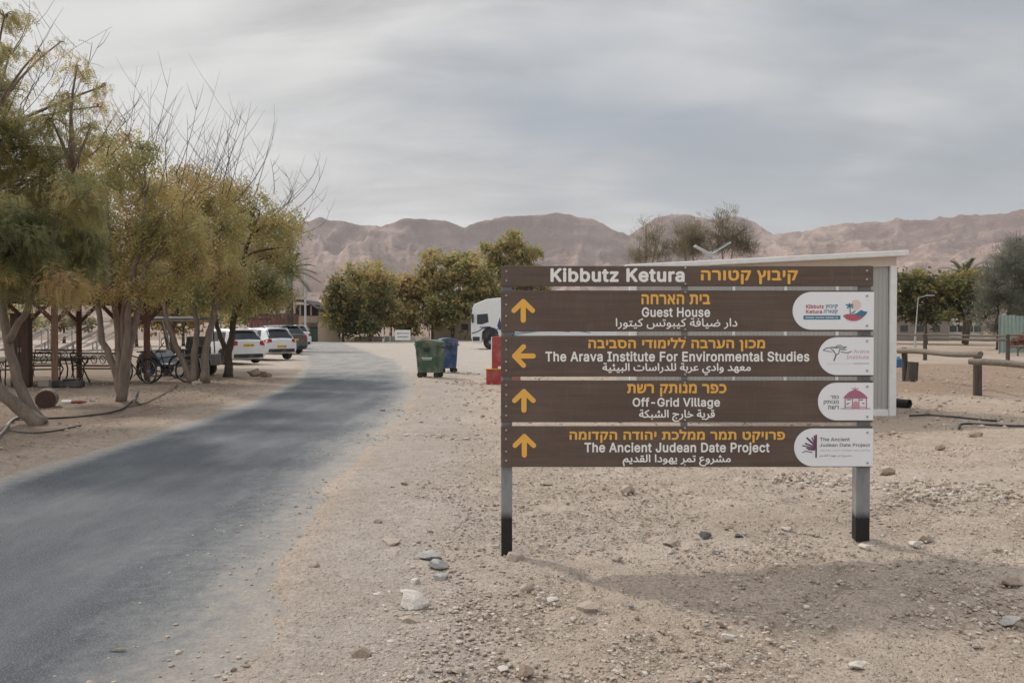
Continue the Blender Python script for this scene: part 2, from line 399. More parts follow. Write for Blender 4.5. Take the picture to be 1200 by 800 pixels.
gr_ = ridged(wx, wy * 0.55, 1 / 480, 6, 11); gul = np.clip((gr_ - 0.35) / 1.15, 0, 1.1)
tw = np.clip(tq + 0.16 * fbm(MX, MY, 1 / 600, 3, 19) * sstep(0, .2, tq) * (1 - sstep(0.75, 1.0, tq)), 0, 2)
s_ = np.interp(tw, [0, 0.12, 0.30, 0.48, 0.62, 0.80, 0.92, 1.0, 1.15, 1.4], [0, 0.07, 0.34, 0.44, 0.62, 0.86, 0.96, 1.0, 0.93, 0.3])
cut = np.sqrt(np.clip(1 - tw, 0, 1)) * sstep(0.03, 0.25, tw)
H = RR_ * sky_e[None, :] * s_ * (1 - 0.95 * cut * (1 - gul)) - 34 * np.clip(1 - ridged(wx, wy, 1 / 140, 5, 31), -.5, 1) * sstep(0.08, 0.25, tq) * (1 - sstep(0.9, 1.0, tw)) + CAM_H * sstep(0.5, 1, tq)
# a nearer spur on the left whose flank runs down to the right
spur = np.exp(-((MX + 620) / 330) ** 2 - ((MY - 2250) / 330) ** 2) * (0.75 + 0.35 * gul)
H = np.maximum(H, 205 * spur)
H = H + 9 * fbm(MX, MY, 1 / 45, 3, 71) * sstep(0.05, .2, tq)
crest = np.exp(-((tw - 1.0) / 0.10) ** 2); H = H + crest * 12 * (ridged(MX, MY, 1 / 130, 4, 91) - 0.9)
H = H + 0.012 * np.clip(RR_ - 900, 0, None) * (1 - sstep(0.0, 0.6, tq)); H[0] = 0
V = np.stack([MX, MY, H], -1).reshape(-1, 3); idx = np.arange(AZ.size).reshape(AZ.shape)
Fm = np.stack([idx[:-1, :-1], idx[:-1, 1:], idx[1:, 1:], idx[1:, :-1]], -1).reshape(-1, 4)
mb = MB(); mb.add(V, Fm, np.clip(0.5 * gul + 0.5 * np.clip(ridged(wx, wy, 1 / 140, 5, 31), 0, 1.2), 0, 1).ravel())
b = NB('desert_rock')
pos = b.n('ShaderNodeNewGeometry').outputs['Position']; sp = b.n('ShaderNodeSeparateXYZ'); b.l(pos, sp.inputs[0])
wv = b.math('ADD', sp.outputs[2], b.math('MULTIPLY', b.noise(0.004, 4, vec=pos), 160))
strat = b.n('ShaderNodeTexNoise', noise_dimensions='1D'); strat.inputs['Scale'].default_value = 0.035; strat.inputs['Detail'].default_value = 6; b.l(wv, strat.inputs['W'])
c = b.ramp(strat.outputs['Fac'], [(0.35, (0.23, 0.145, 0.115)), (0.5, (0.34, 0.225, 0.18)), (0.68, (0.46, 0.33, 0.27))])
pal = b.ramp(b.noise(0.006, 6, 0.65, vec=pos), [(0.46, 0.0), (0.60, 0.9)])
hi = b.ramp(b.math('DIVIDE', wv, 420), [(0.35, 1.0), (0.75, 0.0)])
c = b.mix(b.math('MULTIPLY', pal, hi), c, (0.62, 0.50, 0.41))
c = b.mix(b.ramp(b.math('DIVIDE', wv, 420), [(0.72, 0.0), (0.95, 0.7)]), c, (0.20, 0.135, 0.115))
gt = b.attr('tint', 'Fac'); c = b.mix(b.ramp(gt, [(0.25, 0.75), (0.65, 0.0)]), c, (0.14, 0.085, 0.07)); c = b.mix(b.ramp(gt, [(0.7, 0.0), (1.0, 0.5)]), c, (0.56, 0.43, 0.35))  # gullies darkened, ridges lightened: relief shading put into the rock colour
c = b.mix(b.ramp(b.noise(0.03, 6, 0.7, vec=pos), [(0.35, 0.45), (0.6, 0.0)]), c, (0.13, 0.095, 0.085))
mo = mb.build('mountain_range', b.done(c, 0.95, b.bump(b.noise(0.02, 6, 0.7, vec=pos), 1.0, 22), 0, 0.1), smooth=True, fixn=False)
tag(mo, 'hazy pinkish brown desert mountain range on the horizon', kind='structure')

# haze: one closed box of thin air around everything
mb = MB(); mb.box((0, 2300, 259), (10400, 5200, 520))
m = bpy.data.materials.new('haze_air'); m.use_nodes = True; m.node_tree.nodes.clear()
vo_ = m.node_tree.nodes.new('ShaderNodeOutputMaterial'); pv = m.node_tree.nodes.new('ShaderNodeVolumePrincipled')
pv.inputs['Color'].default_value = (0.93, 0.95, 1.0, 1); pv.inputs['Density'].default_value = 0.00009
m.node_tree.links.new(pv.outputs[0], vo_.inputs['Volume'])
hz = mb.build('haze', m); hz.location.z = 0; tag(hz, 'thin pale haze in the air before the mountains', kind='stuff')
for v_ in hz.data.vertices:
    if v_.co.z < 10: v_.co.z = -3.0
from mathutils.geometry import delaunay_2d_cdt
# ================================================================== DIRECTION SIGN
FONTS = os.path.join(bpy.utils.system_resource('DATAFILES'), 'fonts')
def load_font(fn):
    try: return bpy.data.fonts.load(os.path.join(FONTS, fn))
    except Exception: return None
INTER = load_font('Inter.woff2')
def shape_arabic(s):
    tab = {}
    for c in range(0xFE70, 0xFEFD):
        d = unicodedata.decomposition(chr(c)).split()
        if len(d) == 2: tab[(chr(int(d[1], 16)), d[0][1:-1])] = chr(c)
    nj = set('اأإآدذرزوؤةىء'); out = []
    for wd in s.split(' '):
        o = ''
        for i, ch in enumerate(wd):
            p = i > 0 and wd[i - 1] not in nj; n = i < len(wd) - 1 and ch not in nj
            o += tab.get((ch, 'medial' if p and n else 'final' if p else 'initial' if n else 'isolated'), ch)
        out.append(o)
    return ' '.join(out)[::-1]
_GL = {}
def glyph(ch, font):
    """outline of one letter as (verts, faces, advance)"""
    k = (ch, font)
    if k in _GL: return _GL[k]
    def mk(txt, fill=False):
        c = bpy.data.curves.new('lettering', 'FONT'); c.resolution_u = 5; c.body = txt; c.fill_mode = 'NONE' if hasattr(c, 'fill_mode') else c.fill_mode
        if font: c.font = font
        o = bpy.data.objects.new('lettering', c); COL.objects.link(o)
        dg = bpy.context.evaluated_depsgraph_get(); me = bpy.data.meshes.new_from_object(o.evaluated_get(dg))
        bpy.data.objects.remove(o); bpy.data.curves.remove(c)
        v = np.array([tuple(q.co) for q in me.vertices]).reshape(-1, 3); e = [tuple(q.vertices) for q in me.edges]; bpy.data.meshes.remove(me)
        if not fill: return v, []
        # each outline is a chain of consecutive vertices; fill by the non-zero winding rule
        succ = {}
        for a, b2 in e:
            if b2 == a + 1: succ[a] = b2
            elif a == b2 + 1: succ[b2] = a
            else: succ[max(a, b2)] = min(a, b2)
        E_ = [(a, b2) for a, b2 in succ.items()]
        V2, ED, FA, *_r = delaunay_2d_cdt([Vector((q[0], q[1])) for q in v], E_, [], 0, 1e-6)
        A_ = v[[a for a, _ in E_], :2]; B_ = v[[b2 for _, b2 in E_], :2]; keep = []
        for f in FA:
            cx_ = sum(V2[i].x for i in f) / len(f); cy_ = sum(V2[i].y for i in f) / len(f)
            up = (A_[:, 1] <= cy_) & (B_[:, 1] > cy_); dn = (A_[:, 1] > cy_) & (B_[:, 1] <= cy_)
            dy = B_[:, 1] - A_[:, 1]; dy = np.where(dy == 0, 1, dy)
            xi = A_[:, 0] + (cy_ - A_[:, 1]) / dy * (B_[:, 0] - A_[:, 0])
            if (up & (xi > cx_)).sum() - (dn & (xi > cx_)).sum() != 0: keep.append(list(f))
        return np.array([(q.x, q.y, 0) for q in V2]), keep
    v, f = mk(ch, True) if ch != ' ' else (np.zeros((0, 3)), [])
    ref = 'I' if not ('\u0590' <= ch <= '\u05ff' or ch > '\ufe00') or ch == ' ' else '\u05d5'
    w2 = mk(ch + ref)[0][:, 0].max(); w1 = mk(ref)[0][:, 0].max()
    _GL[k] = (v, f, w2 - w1); return _GL[k]
def place_text(parent, txt, kind, box, m, y, to, bold=0.02, name='lettering'):
    """box = (x0, x1, ztop, zbottom) of the ink in local metres, facing -Y at depth y"""
    font = INTER if kind == 'latin' else None
    body = {'latin': lambda t: t, 'hebrew': lambda t: t[::-1], 'arabic': shape_arabic}[kind](txt)
    VV = []; FF = []; x = 0; n = 0; k = 0
    ds = [(0, 0)] if bold <= 0 else [(0, 0), (bold, 0), (-bold, 0), (0, bold), (0, -bold), (bold * .7, bold * .7), (-bold * .7, -bold * .7), (-bold * .7, bold * .7), (bold * .7, -bold * .7)]
    for ch in body:
        v, f, adv = glyph(ch, font)
        for j, (dx, dz) in enumerate(ds):
            if not len(v): continue
            VV.append(np.stack([v[:, 0] + x + dx, np.full(len(v), -0.00001 * j - 0.00012 * (k % 2)), v[:, 1] + dz], -1)); FF += [[q + n for q in p] for p in f]; n += len(v)
        x += adv + 1.2 * max(bold, 0) * (kind != 'arabic'); k += 1
    co = np.concatenate(VV); a, bb = co.min(0), co.max(0); x0, x1, zt, zb = box
    co2 = np.stack([x0 + (co[:, 0] - a[0]) / (bb[0] - a[0]) * (x1 - x0), y + co[:, 1], zb + (co[:, 2] - a[2]) / (bb[2] - a[2]) * (zt - zb)], -1)
    mb = MB(); mb.add(co2, FF); o = mb.build(name, m, to, fixn=False); return o

YS = 5.90                                         # depth of the board faces
KS = YS / FPX
def sx(px_): return P(px_, 400, YS).x
def sz(py_): return P(600, py_, YS).z
sign = empty('direction_sign', (0, 0, 0), 'large brown wooden direction sign with five trilingual boards on steel posts beside the road', 'sign')
b = NB('brown_painted_board'); gr1 = b.noise(5, 6, 0.7, sxyz=(0.35, 1, 9)); gr2 = b.noise(2.2, 5, 0.6); gr3 = b.noise(9, 5, 0.75, sxyz=(4, 1, 0.6))
c = b.ramp(gr1, [(0.3, (0.095, 0.066, 0.053)), (0.7, (0.135, 0.096, 0.078))])
c = b.mix(b.ramp(gr2, [(0.45, 0.0), (0.75, 0.22)]), c, (0.26, 0.22, 0.19)); c = b.mix(b.ramp(gr3, [(0.56, 0.0), (0.75, 0.16)]), c, (0.30, 0.26, 0.22))
M_brown = b.done(c, b.ramp(gr2, [(0.3, 0.5), (0.7, 0.75)]), b.bump(gr1, 0.25, 0.003), 0, 0.35)
M_edge = simple('board_edge', (0.05, 0.034, 0.027), 0.7)
M_white = simple('white_vinyl', (0.87, 0.85, 0.82), 0.5, var=0.04)
M_yel = simple('amber_vinyl', (0.85, 0.46, 0.09), 0.5, var=0.05)
M_plate = simple('white_plate', (0.84, 0.85, 0.88), 0.35, var=0.02, scale=3)
M_bolt = simple('galvanised_bolt', (0.42, 0.42, 0.42), 0.35, 0.8)
b = NB('galvanised_post'); gp = b.noise(14, 5, 0.6, sxyz=(1, 1, 0.35)); c = b.ramp(gp, [(0.3, (0.20, 0.215, 0.225)), (0.7, (0.34, 0.355, 0.36))])
sp = b.n('ShaderNodeSeparateXYZ'); b.l(b.co(), sp.inputs[0]); zt = b.math('ADD', sp.outputs[2], b.math('MULTIPLY', b.noise(20, 3), 0.05))
c = b.mix(b.ramp(zt, [(0.29, 1.0), (0.34, 0.0)]), c, (0.022, 0.021, 0.021))
M_post = b.done(c, 0.5, b.bump(gp, 0.15, 0.003), 0.35)
x0, x1 = sx(587), sx(1023)
def post(xa, xb, zb, zt_, y=YS + 0.03, dpt=0.075, lab=None):
    mb = MB(); h = zt_ - zb
    mb.box((0, 0, h / 2 - 0.15), (xb - xa, dpt, h + 0.3)); o = mb.build('post', M_post, sign, loc=((xa + xb) / 2, y + dpt / 2, zb)); bevel(o, 0.004)
    if lab: o['label'] = lab
    cp = MB(); cp.box((0, 0, h + 0.003), (xb - xa - 0.006, dpt - 0.006, 0.006)); cp.build('post_cap', M_edge, o)
zl = zg(sx(594), YS); zr = zg(sx(1015), YS)
post(sx(587.2), sx(600.3), zl - 0.0, sz(313)); post(sx(1006.5), sx(1023), zr - 0.10, sz(312))
mb = MB(); mb.box((sx(803), YS + 0.045, (sz(313) + sz(545)) / 2), (0.048, 0.03, sz(313) - sz(545))); mb.build('strap', M_post_strap := simple('galvanised_strap', (0.34, 0.36, 0.37), 0.5, 0.3, var=0.2), sign)
rows = [(311.6, 335.4), (340.2, 388.4), (393.2, 441.2), (445.6, 494.6), (499.2, 547.0)]
blab = ['narrow top board with the white and amber name', 'board with up arrow and palm tree logo', 'board with left arrow and thin acacia logo', 'board with up arrow and hut logo', 'bottom board with up arrow and date palm logo']
def disc(mb, x, z, r, y, n=20, h=0.001):
    mb.prism([(x + r * cos(2 * pi * k / n), z + r * sin(2 * pi * k / n)) for k in range(n)], y - h, y)
def capsule(mb, a, b_, r, y, h=0.001):
    a = Vector(a); b_ = Vector(b_); d = (b_ - a).normalized(); n = Vector((-d.y, d.x)); pts = []
    t0 = math.atan2(n.y, n.x)
    for k in range(9): pts.append((a.x + r * cos(t0 + pi * k / 8), a.y + r * sin(t0 + pi * k / 8)))
    for k in range(9): pts.append((b_.x + r * cos(t0 + pi + pi * k / 8), b_.y + r * sin(t0 + pi + pi * k / 8)))
    mb.prism(pts, y - h, y)
boards = []
for i, (pt, pb) in enumerate(rows):
    mb = MB(); xr_ = x1 + (0.002 if i > 1 else 0)
    mb.box(((x0 + xr_) / 2, YS + 0.0135, (sz(pt) + sz(pb)) / 2), (xr_ - x0, 0.027, sz(pt) - sz(pb)))
    o = mb.build('board', M_brown, sign); bevel(o, 0.003); o['label'] = blab[i]; boards.append(o)
FY = YS - 0.0015
def tx(i, txt, kind, px0, px1, py0, py1, m, bold=0.02, y=FY):
    return place_text(None, txt, kind, (sx(px0), sx(px1), sz(py0), sz(py1)), m, y, boards[i], bold)
tx(0, 'Kibbutz Ketura', 'latin', 645, 802, 313.8, 330.6, M_white, 0.032)
tx(0, 'קיבוץ קטורה', 'hebrew', 821, 934.5, 316.5, 333, M_yel, 0.035)
tx(1, 'בית הארחה', 'hebrew', 751.5, 832, 344.8, 356.6, M_yel, 0.036)
tx(1, 'Guest House', 'latin', 752, 832, 360, 371.5, M_white, 0.022)
tx(1, 'دار ضيافة كيبوتس كيتورا', 'arabic', 721.5, 864, 372.5, 385.5, M_white, 0.014)
tx(2, 'מכון הערבה ללימודי הסביבה', 'hebrew', 689.5, 896.5, 395.6, 411.6, M_yel, 0.036)
tx(2, 'The Arava Institute For Environmental Studies', 'latin', 639, 948.5, 411.5, 423.6, M_white, 0.022)
tx(2, 'معهد وادي عربة للدراسات البيئية', 'arabic', 706, 880, 425, 439.5, M_white, 0.022)
tx(3, 'כפר מנותק רשת', 'hebrew', 735, 851.5, 449.5, 464.5, M_yel, 0.036)
tx(3, 'Off-Grid Village', 'latin', 741.5, 844, 465.6, 479, M_white, 0.022)
tx(3, 'قرية خارج الشبكة', 'arabic', 749, 838, 479.5, 494, M_white, 0.022)
tx(4, 'פרויקט תמר ממלכת יהודה הקדומה', 'hebrew', 667.5, 920.5, 503, 518.5, M_yel, 0.036)
tx(4, 'The Ancient Judean Date Project', 'latin', 685, 902.5, 518, 532.6, M_white, 0.022)
tx(4, 'مشروع تمر يهودا القديم', 'arabic', 730, 857, 532, 546, M_white, 0.022)
for i, (cxp, cyp, dr) in enumerate([(613.2, 364.2, 'u'), (614, 417, 'l'), (614, 469.5, 'u'), (614.5, 522, 'u')]):
    mb = MB(); cxm, czm = sx(cxp), sz(cyp); k = KS; r = 2.9 * k
    R2 = (lambda p: (cxm + p[0] * k, czm + p[1] * k)) if dr == 'u' else (lambda p: (cxm - p[1] * k, czm + p[0] * k))
    capsule(mb, R2((0, 11)), R2((0, -10.8)), r * 1.06, FY - 0.0003)
    capsule(mb, R2((0, 11)), R2((-11, 0.4)), r, FY - 0.0001); capsule(mb, R2((0, 11)), R2((11, 0.4)), r, FY - 0.0005)
    mb.build('arrow', M_yel, boards[i + 1])
# white logo plates
plates = [(928.5, 342, 386.2), (958.8, 395, 439.2), (958.8, 448.2, 492.2), (931.2, 501.8, 546)]
for i, (pl, a, b2) in enumerate(plates):
    mb = MB(); zt_, zb_ = sz(a), sz(b2); r = (zt_ - zb_) / 2; zc_ = (zt_ + zb_) / 2; xl_ = sx(pl) + r
    pts = [(xl_ + r * cos(pi / 2 + pi * k / 24), zc_ + r * sin(pi / 2 + pi * k / 24)) for k in range(25)]
    pts += [(x1 + 0.004, zb_), (x1 + 0.004, zt_)]
    mb.prism(pts, YS - 0.004, YS - 0.0005); mb.build('logo_plate', M_plate, boards[i + 1])
bolt_rows = [[(593.5, 318), (593.5, 329), (803, 314), (803, 332.8), (1015.3, 317.5), (1015.3, 327.5)],
    [(593.2, 346.2), (593.2, 357), (593.2, 370.4), (593.2, 381.4), (803, 342.3), (803, 385.9), (1015.4, 346.5), (1015.4, 381.3)],
    [(593.3, 399.2), (593.3, 409.6), (593.3, 423.8), (593.3, 434.2), (803, 395.7), (803, 438.7), (1015.8, 399.2), (1016, 434)],
    [(593.3, 451.4), (593.3, 462.5), (593.3, 476), (593.3, 486.8), (803, 448.3), (803, 491.8), (1016.2, 452.6), (1016.6, 487.8)],
    [(593.3, 504), (593.3, 514.4), (593.3, 529), (593.3, 539.6), (803, 501.3), (803, 544.6), (1017, 506.2), (1017.2, 541.8)]]
for i, rr in enumerate(bolt_rows):
    for (bx_, by_) in rr:
        mb = MB(); mb.lathe([(0.0085, 0), (0.0085, -0.004), (0.005, -0.008)], (0, 0, 0), 'y', 10)
        yb = YS - (0.0035 if bx_ > 900 and i else 0.0)
        mb.build('bolt', M_bolt, boards[i], loc=(sx(bx_), yb, sz(by_)))
# logo prints ----------------------------------------------------------
LY = YS - 0.0048
c_teal = simple('print_teal', (0.06, 0.20, 0.30), 0.5); c_red = simple('print_red', (0.50, 0.12, 0.15), 0.5); c_peach = simple('print_peach', (0.80, 0.60, 0.55), 0.5)
c_grey = simple('print_grey', (0.13, 0.13, 0.14), 0.5); c_pink = simple('print_pink', (0.62, 0.30, 0.36), 0.5); c_plum = simple('print_plum', (0.15, 0.07, 0.12), 0.5); c_lgrey = simple('print_light_grey', (0.42, 0.42, 0.44), 0.5)
c_rose = simple('print_rose', (0.42, 0.15, 0.22), 0.5)
def poly(i, name, m, pts, y=LY, to=None):
    mb = MB(); mb.prism([(sx(a), sz(b_)) for a, b_ in pts], y - 0.0006, y); return mb.build(name, m, boards[i])
def multi(i, name, m, caps, y=LY):
    mb = MB()
    for j, (a, b_, r) in enumerate(caps): capsule(mb, (sx(a[0]), sz(a[1])), (sx(b_[0]), sz(b_[1])), r * KS, y - 0.00005 * j, 0.0004)
    return mb.build(name, m, boards[i])
# row 1: sun, palm, dunes (coordinates from photograph pixels)
a1 = lambda x, y: (920 + x * 110 / 1200, 335 + y * 60 / 655)
poly(1, 'logo_sun', c_peach, [a1(900 + 65 * cos(t), 240 + 62 * sin(t)) for t in np.linspace(0, 2 * pi, 25)[:-1]])
poly(1, 'logo_dune', c_teal, [a1(*p) for p in [(850, 362), (905, 352), (940, 325), (968, 305), (995, 322), (1048, 328), (1025, 368), (990, 400), (930, 385)]], LY - 0.0007)
poly(1, 'logo_ground', c_red, [a1(*p) for p in [(730, 380), (780, 360), (840, 360), (900, 378), (950, 388), (990, 402), (960, 425), (900, 447), (840, 447), (780, 425)]], LY - 0.0014)
multi(1, 'logo_palm', c_teal, [(a1(822, 250), a1(826, 358), .5), (a1(822, 248), a1(775, 240), .7), (a1(822, 248), a1(790, 280), .7), (a1(822, 248), a1(858, 275), .7), (a1(822, 246), a1(858, 240), .7), (a1(822, 246), a1(815, 228), .8), (a1(845, 352), a1(888, 320), .6)], LY - 0.002)
poly(1, 'logo_banner', c_teal, [a1(230, 378), a1(702, 378), a1(702, 428), a1(230, 428)])
def lt(i, txt, kind, A, m, box, bold=0.02, y=LY - 0.0003):
    (ax, ay), (bx_, by_) = A(box[0], box[2]), A(box[1], box[3])
    return place_text(None, txt, kind, (sx(ax), sx(bx_), sz(ay), sz(by_)), m, y, boards[i], bold, 'logo_text')
lt(1, 'Kibbutz', 'latin', a1, c_red, (262, 490, 238, 288), 0.03); lt(1, 'Ketura', 'latin', a1, c_red, (262, 468, 306, 352), 0.03)
lt(1, 'קיבוץ', 'hebrew', a1, c_teal, (512, 668, 238, 295), 0.03); lt(1, 'קטורה', 'hebrew', a1, c_teal, (490, 668, 306, 362), 0.03)
multi(1, 'logo_strapline', M_plate, [(a1(260 + k * 32, 404), a1(282 + k * 32 if k % 4 != 3 else 268 + k * 32, 404), .45) for k in range(13)], LY - 0.0008)
# row 2: acacia line drawing
a2 = lambda x, y: (950 + x * 80 / 1164, 390 + y * 55 / 800)
multi(2, 'logo_tree', c_grey, [(a2(p[0], p[1]), a2(p[2], p[3]), p[4]) for p in [(395, 470, 430, 375, .75), (430, 375, 385, 300, .5), (430, 375, 475, 350, .5), (475, 350, 490, 280, .45), (385, 300, 340, 265, .45), (210, 295, 270, 255, .5), (270, 255, 370, 245, .5), (370, 245, 420, 250, .7), (420, 250, 500, 245, .7), (420, 245, 450, 212, .4), (450, 212, 510, 212, .45), (510, 212, 550, 245, .4), (550, 245, 605, 240, .55), (215, 300, 310, 310, .3), (310, 320, 390, 315, .3), (500, 280, 600, 290, .35), (510, 320, 580, 335, .4), (580, 335, 640, 340, .45), (640, 335, 690, 312, .5), (500, 265, 590, 262, .3)]])
lt(2, 'Arava', 'latin', a2, c_pink, (730, 992, 285, 342), 0.0); lt(2, 'Institute', 'latin', a2, c_pink, (612, 992, 378, 442), 0.0)
multi(2, 'logo_strapline', c_grey, [(a2(730 + k * 30, 520), a2(748 + k * 30, 520), .3) for k in range(9)])
multi(2, 'logo_small_print', c_lgrey, [(a2(280 + k * 30, 522), a2(300 + k * 30, 522), .15) for k in range(14)])
# row 3: hut
a3 = lambda x, y: (950 + x * 80 / 1185, 443 + y * 54 / 800)
lt(3, 'כפר', 'hebrew', a3, c_grey, (345, 490, 298, 355), 0.02); lt(3, 'מנותק', 'hebrew', a3, c_grey, (228, 490, 385, 462), 0.02); lt(3, 'רשת', 'hebrew', a3, c_grey, (302, 490, 475, 538), 0.02)
poly(3, 'logo_hut_roof', c_rose, [a3(*p) for p in [(555, 350), (600, 300), (660, 240), (740, 205), (790, 200), (860, 225), (940, 280), (1000, 350), (960, 330), (600, 330)]])
poly(3, 'logo_hut_door', c_pink, [a3(*p) for p in [(740, 530), (740, 425), (765, 395), (800, 395), (825, 425), (825, 530)]], LY - 0.0003)
multi(3, 'logo_hut_frame', c_rose, [(a3(p[0], p[1]), a3(p[2], p[3]), p[4]) for p in [(525, 525, 1035, 525, .4), (600, 320, 600, 525, .55), (970, 320, 970, 525, .55), (725, 350, 725, 525, .5), (840, 350, 840, 525, .5), (600, 340, 970, 340, .8), (770, 200, 770, 160, .5), (765, 200, 720, 172, .4), (775, 200, 825, 172, .4), (600, 495, 725, 495, .25), (840, 495, 970, 495, .25)]], LY - 0.0006)
multi(3, 'logo_hut_window', c_grey, [(a3(p[0], p[1]), a3(p[2], p[3]), .55) for p in [(640, 370, 690, 370), (630, 450, 665, 430), (860, 380, 900, 372), (900, 430, 930, 440)]], LY - 0.0009)
# row 4: date palm fronds
a4 = lambda x, y: (920 + x * 110 / 1200, 495 + y * 55 / 600)
multi(4, 'logo_palm', c_plum, [(a4(p[0], p[1]), a4(p[2], p[3]), p[4]) for p in [(402, 160, 402, 440, 1.0), (395, 290, 285, 195, 1.0), (390, 300, 300, 215, .7), (390, 270, 350, 195, .8), (390, 255, 378, 170, .8), (388, 310, 265, 265, .9), (385, 325, 230, 292, .7), (385, 340, 280, 325, .7), (380, 350, 300, 340, .6), (350, 378, 270, 362, .5), (270, 362, 225, 380, .4)]])
lt(4, 'The Ancient', 'latin', a4, c_grey, (450, 832, 188, 235), 0.012); lt(4, 'Judean Date Project', 'latin', a4, c_grey, (447, 1090, 262, 315), 0.012)
lt(4, 'פרויקט תמר ממלכת יהודה הקדומה', 'hebrew', a4, c_lgrey, (452, 1090, 340, 372), 0.0); lt(4, 'مشروع تمر يهودا القديم', 'arabic', a4, c_grey, (450, 860, 402, 442), 0.0)

# ================================================================== STONES
def rock_mesh(name, seed, sub=2, flat=0.6, m=None, rough=0.25):
    r_ = random.Random(seed); bm = bmesh.new(); bmesh.ops.create_icosphere(bm, subdivisions=sub, radius=1)
    pl = [(Vector((r_.gauss(0, 1), r_.gauss(0, 1), r_.gauss(0, 1))).normalized(), r_.uniform(0.42, 0.8)) for _ in range(14)]
    for v in bm.verts:
        for n, d in pl:
            k = v.co.dot(n)
            if k > d: v.co -= n * (k - d)
        v.co *= 1 + rough * 0.25 * (r_.random() - 0.5) * .6; v.co.z *= flat
    me = bpy.data.meshes.new(name); bm.to_mesh(me); bm.free()
    if m: me.materials.append(m)
    return me
def rockmat(name, col):
    if name in _M: return _M[name]
    b = NB(name); f = b.noise(7, 6, 0.7); f2 = b.noise(1.6, 4)
    c = b.ramp(f, [(0.3, tuple(x * 0.72 for x in col)), (0.55, col), (0.75, tuple(min(1, x * 1.18) for x in col))])
    c = b.mix(b.ramp(f2, [(0.5, 0.0), (0.75, 0.45)]), c, (0.45, 0.37, 0.30))
    _M[name] = b.done(c, 0.9, b.bump(f, 0.6, 0.02), 0, 0.2); return _M[name]
WH, PK, GY, BR, BL = (rockmat('chalk_white_stone', (0.66, 0.61, 0.55)), rockmat('beige_stone', (0.46, 0.38, 0.31)), rockmat('blue_grey_stone', (0.42, 0.41, 0.40)), rockmat('brown_stone', (0.33, 0.25, 0.20)), rockmat('dark_slate_stone', (0.13, 0.135, 0.145)))
ROCKS = [ # px, py (centre-bottom), width px, flat, material, label
 (482, 714, 34, .62, WH, 'largest chalk white stone, egg shaped, at the road edge'),
 (503, 658, 31, .45, GY, 'broad pale grey stone, farthest of the grey stone cluster by the road'),
 (512, 667, 22, .5, GY, 'small grey stone in the middle of the grey cluster by the road'),
 (515, 681, 25, .4, GY, 'flat grey stone, nearest of the grey cluster by the road'),
 (486, 686, 14, .75, WH, 'round white pebble just above the egg shaped white stone'),
 (443, 700, 14, .45, WH, 'small flat white stone left of the egg shaped white stone'),
 (474, 697, 14, .4, WH, 'thin white stone touching the top of the egg shaped stone'),
 (478, 732, 23, .45, PK, 'flat beige stone in front of the egg shaped white stone'),
 (617, 693, 17, .6, PK, 'beige stone below and right of the left sign post'),
 (690, 721, 27, .5, PK, 'wedge shaped beige stone where the sign shadow begins'),
 (735, 579, 17, .8, PK, 'pointed beige stone standing below the bottom board'),
 (786, 641, 19, .5, PK, 'beige stone under the middle of the sign'),
 (420, 773, 22, .6, BR, 'brownish stone lowest on the road edge'),
 (617, 795, 20, .8, BR, 'dark brown stone at the bottom edge of the picture'),
 (590, 789, 20, .4, WH, 'flat pale stone beside the dark brown one at the bottom'),
 (537, 790, 16, .4, PK, 'small flat beige stone low in the foreground'),
 (603, 659, 17, .8, PK, 'beige stone leaning on the left sign post'),
 (581, 643, 9, .7, WH, 'tiny white stone behind the left sign post'),
 (639, 569, 15, .5, PK, 'beige stone left under the bottom board'),
 (473, 569, 9, .6, BR, 'small brown stone high on the verge by the road'),
 (456, 640, 22, .4, PK, 'flat pinkish stone left of the grey cluster'),
 (723, 659, 16, .5, PK, 'beige stone right of the left sign post before the shadow'),
 (649, 706, 14, .4, WH, 'thin whitish stone left of the wedge shaped one'),
 (441, 615, 11, .6, BR, 'little brown stone on the grey road shoulder'),
 (504, 626, 10, .6, BR, 'little brown stone above the grey stone cluster'),
 (366, 668, 14, .75, PK, 'lone beige stone lying on the asphalt edge'),
 (827, 632, 13, .7, BL, 'dark slate stone under the sign'),
 (867, 631, 10, .6, BL, 'smaller dark slate stone right of the other dark one'),
 (842, 649, 12, .5, GY, 'blue grey stone below the dark slate stone'),
 (858, 752, 17, .6, WH, 'white stone in front of the sign shadow'),
 (1010, 785, 27, .3, WH, 'flat pale slab at the bottom right'),
 (1190, 733, 24, .5, GY, 'pale grey stone at the right picture edge'),
 (1193, 690, 28, .45, BR, 'brown grey stone above the pale one at the right edge'),
 (1087, 634, 20, .55, PK, 'beige stone right of the right sign post'),
 (1074, 640, 12, .55, WH, 'small white stone touching the beige stone right of the post'),
 (890, 698, 14, .35, PK, 'flat stone inside the sign shadow'),
 (1014, 742, 14, .4, PK, 'light stone at the near edge of the sign shadow'),
 (845, 734, 11, .5, BR, 'small brown stone left in the sign shadow'),
 (923, 622, 13, .4, WH, 'pale flat stone between the two sign posts'),
 (1043, 557, 17, .7, PK, 'lumpy beige stone right of the bottom board'),
 (1105, 528, 13, .5, BR, 'brown clod on the sand left of the hose end'),
 (1147, 513, 18, .4, BR, 'dark clod below the loose black hose'),
 (1015, 644, 15, .6, WH, 'white stone at the foot of the right sign post'),
 (296, 441, 17, .75, PK, 'big beige boulder behind the road near the white hatchback'),
 (309, 442, 15, .55, BR, 'darker boulder right of the beige one near the hatchback'),
 (229, 451, 12, .5, PK, 'pale stone at the foot of the forked trees'),
]
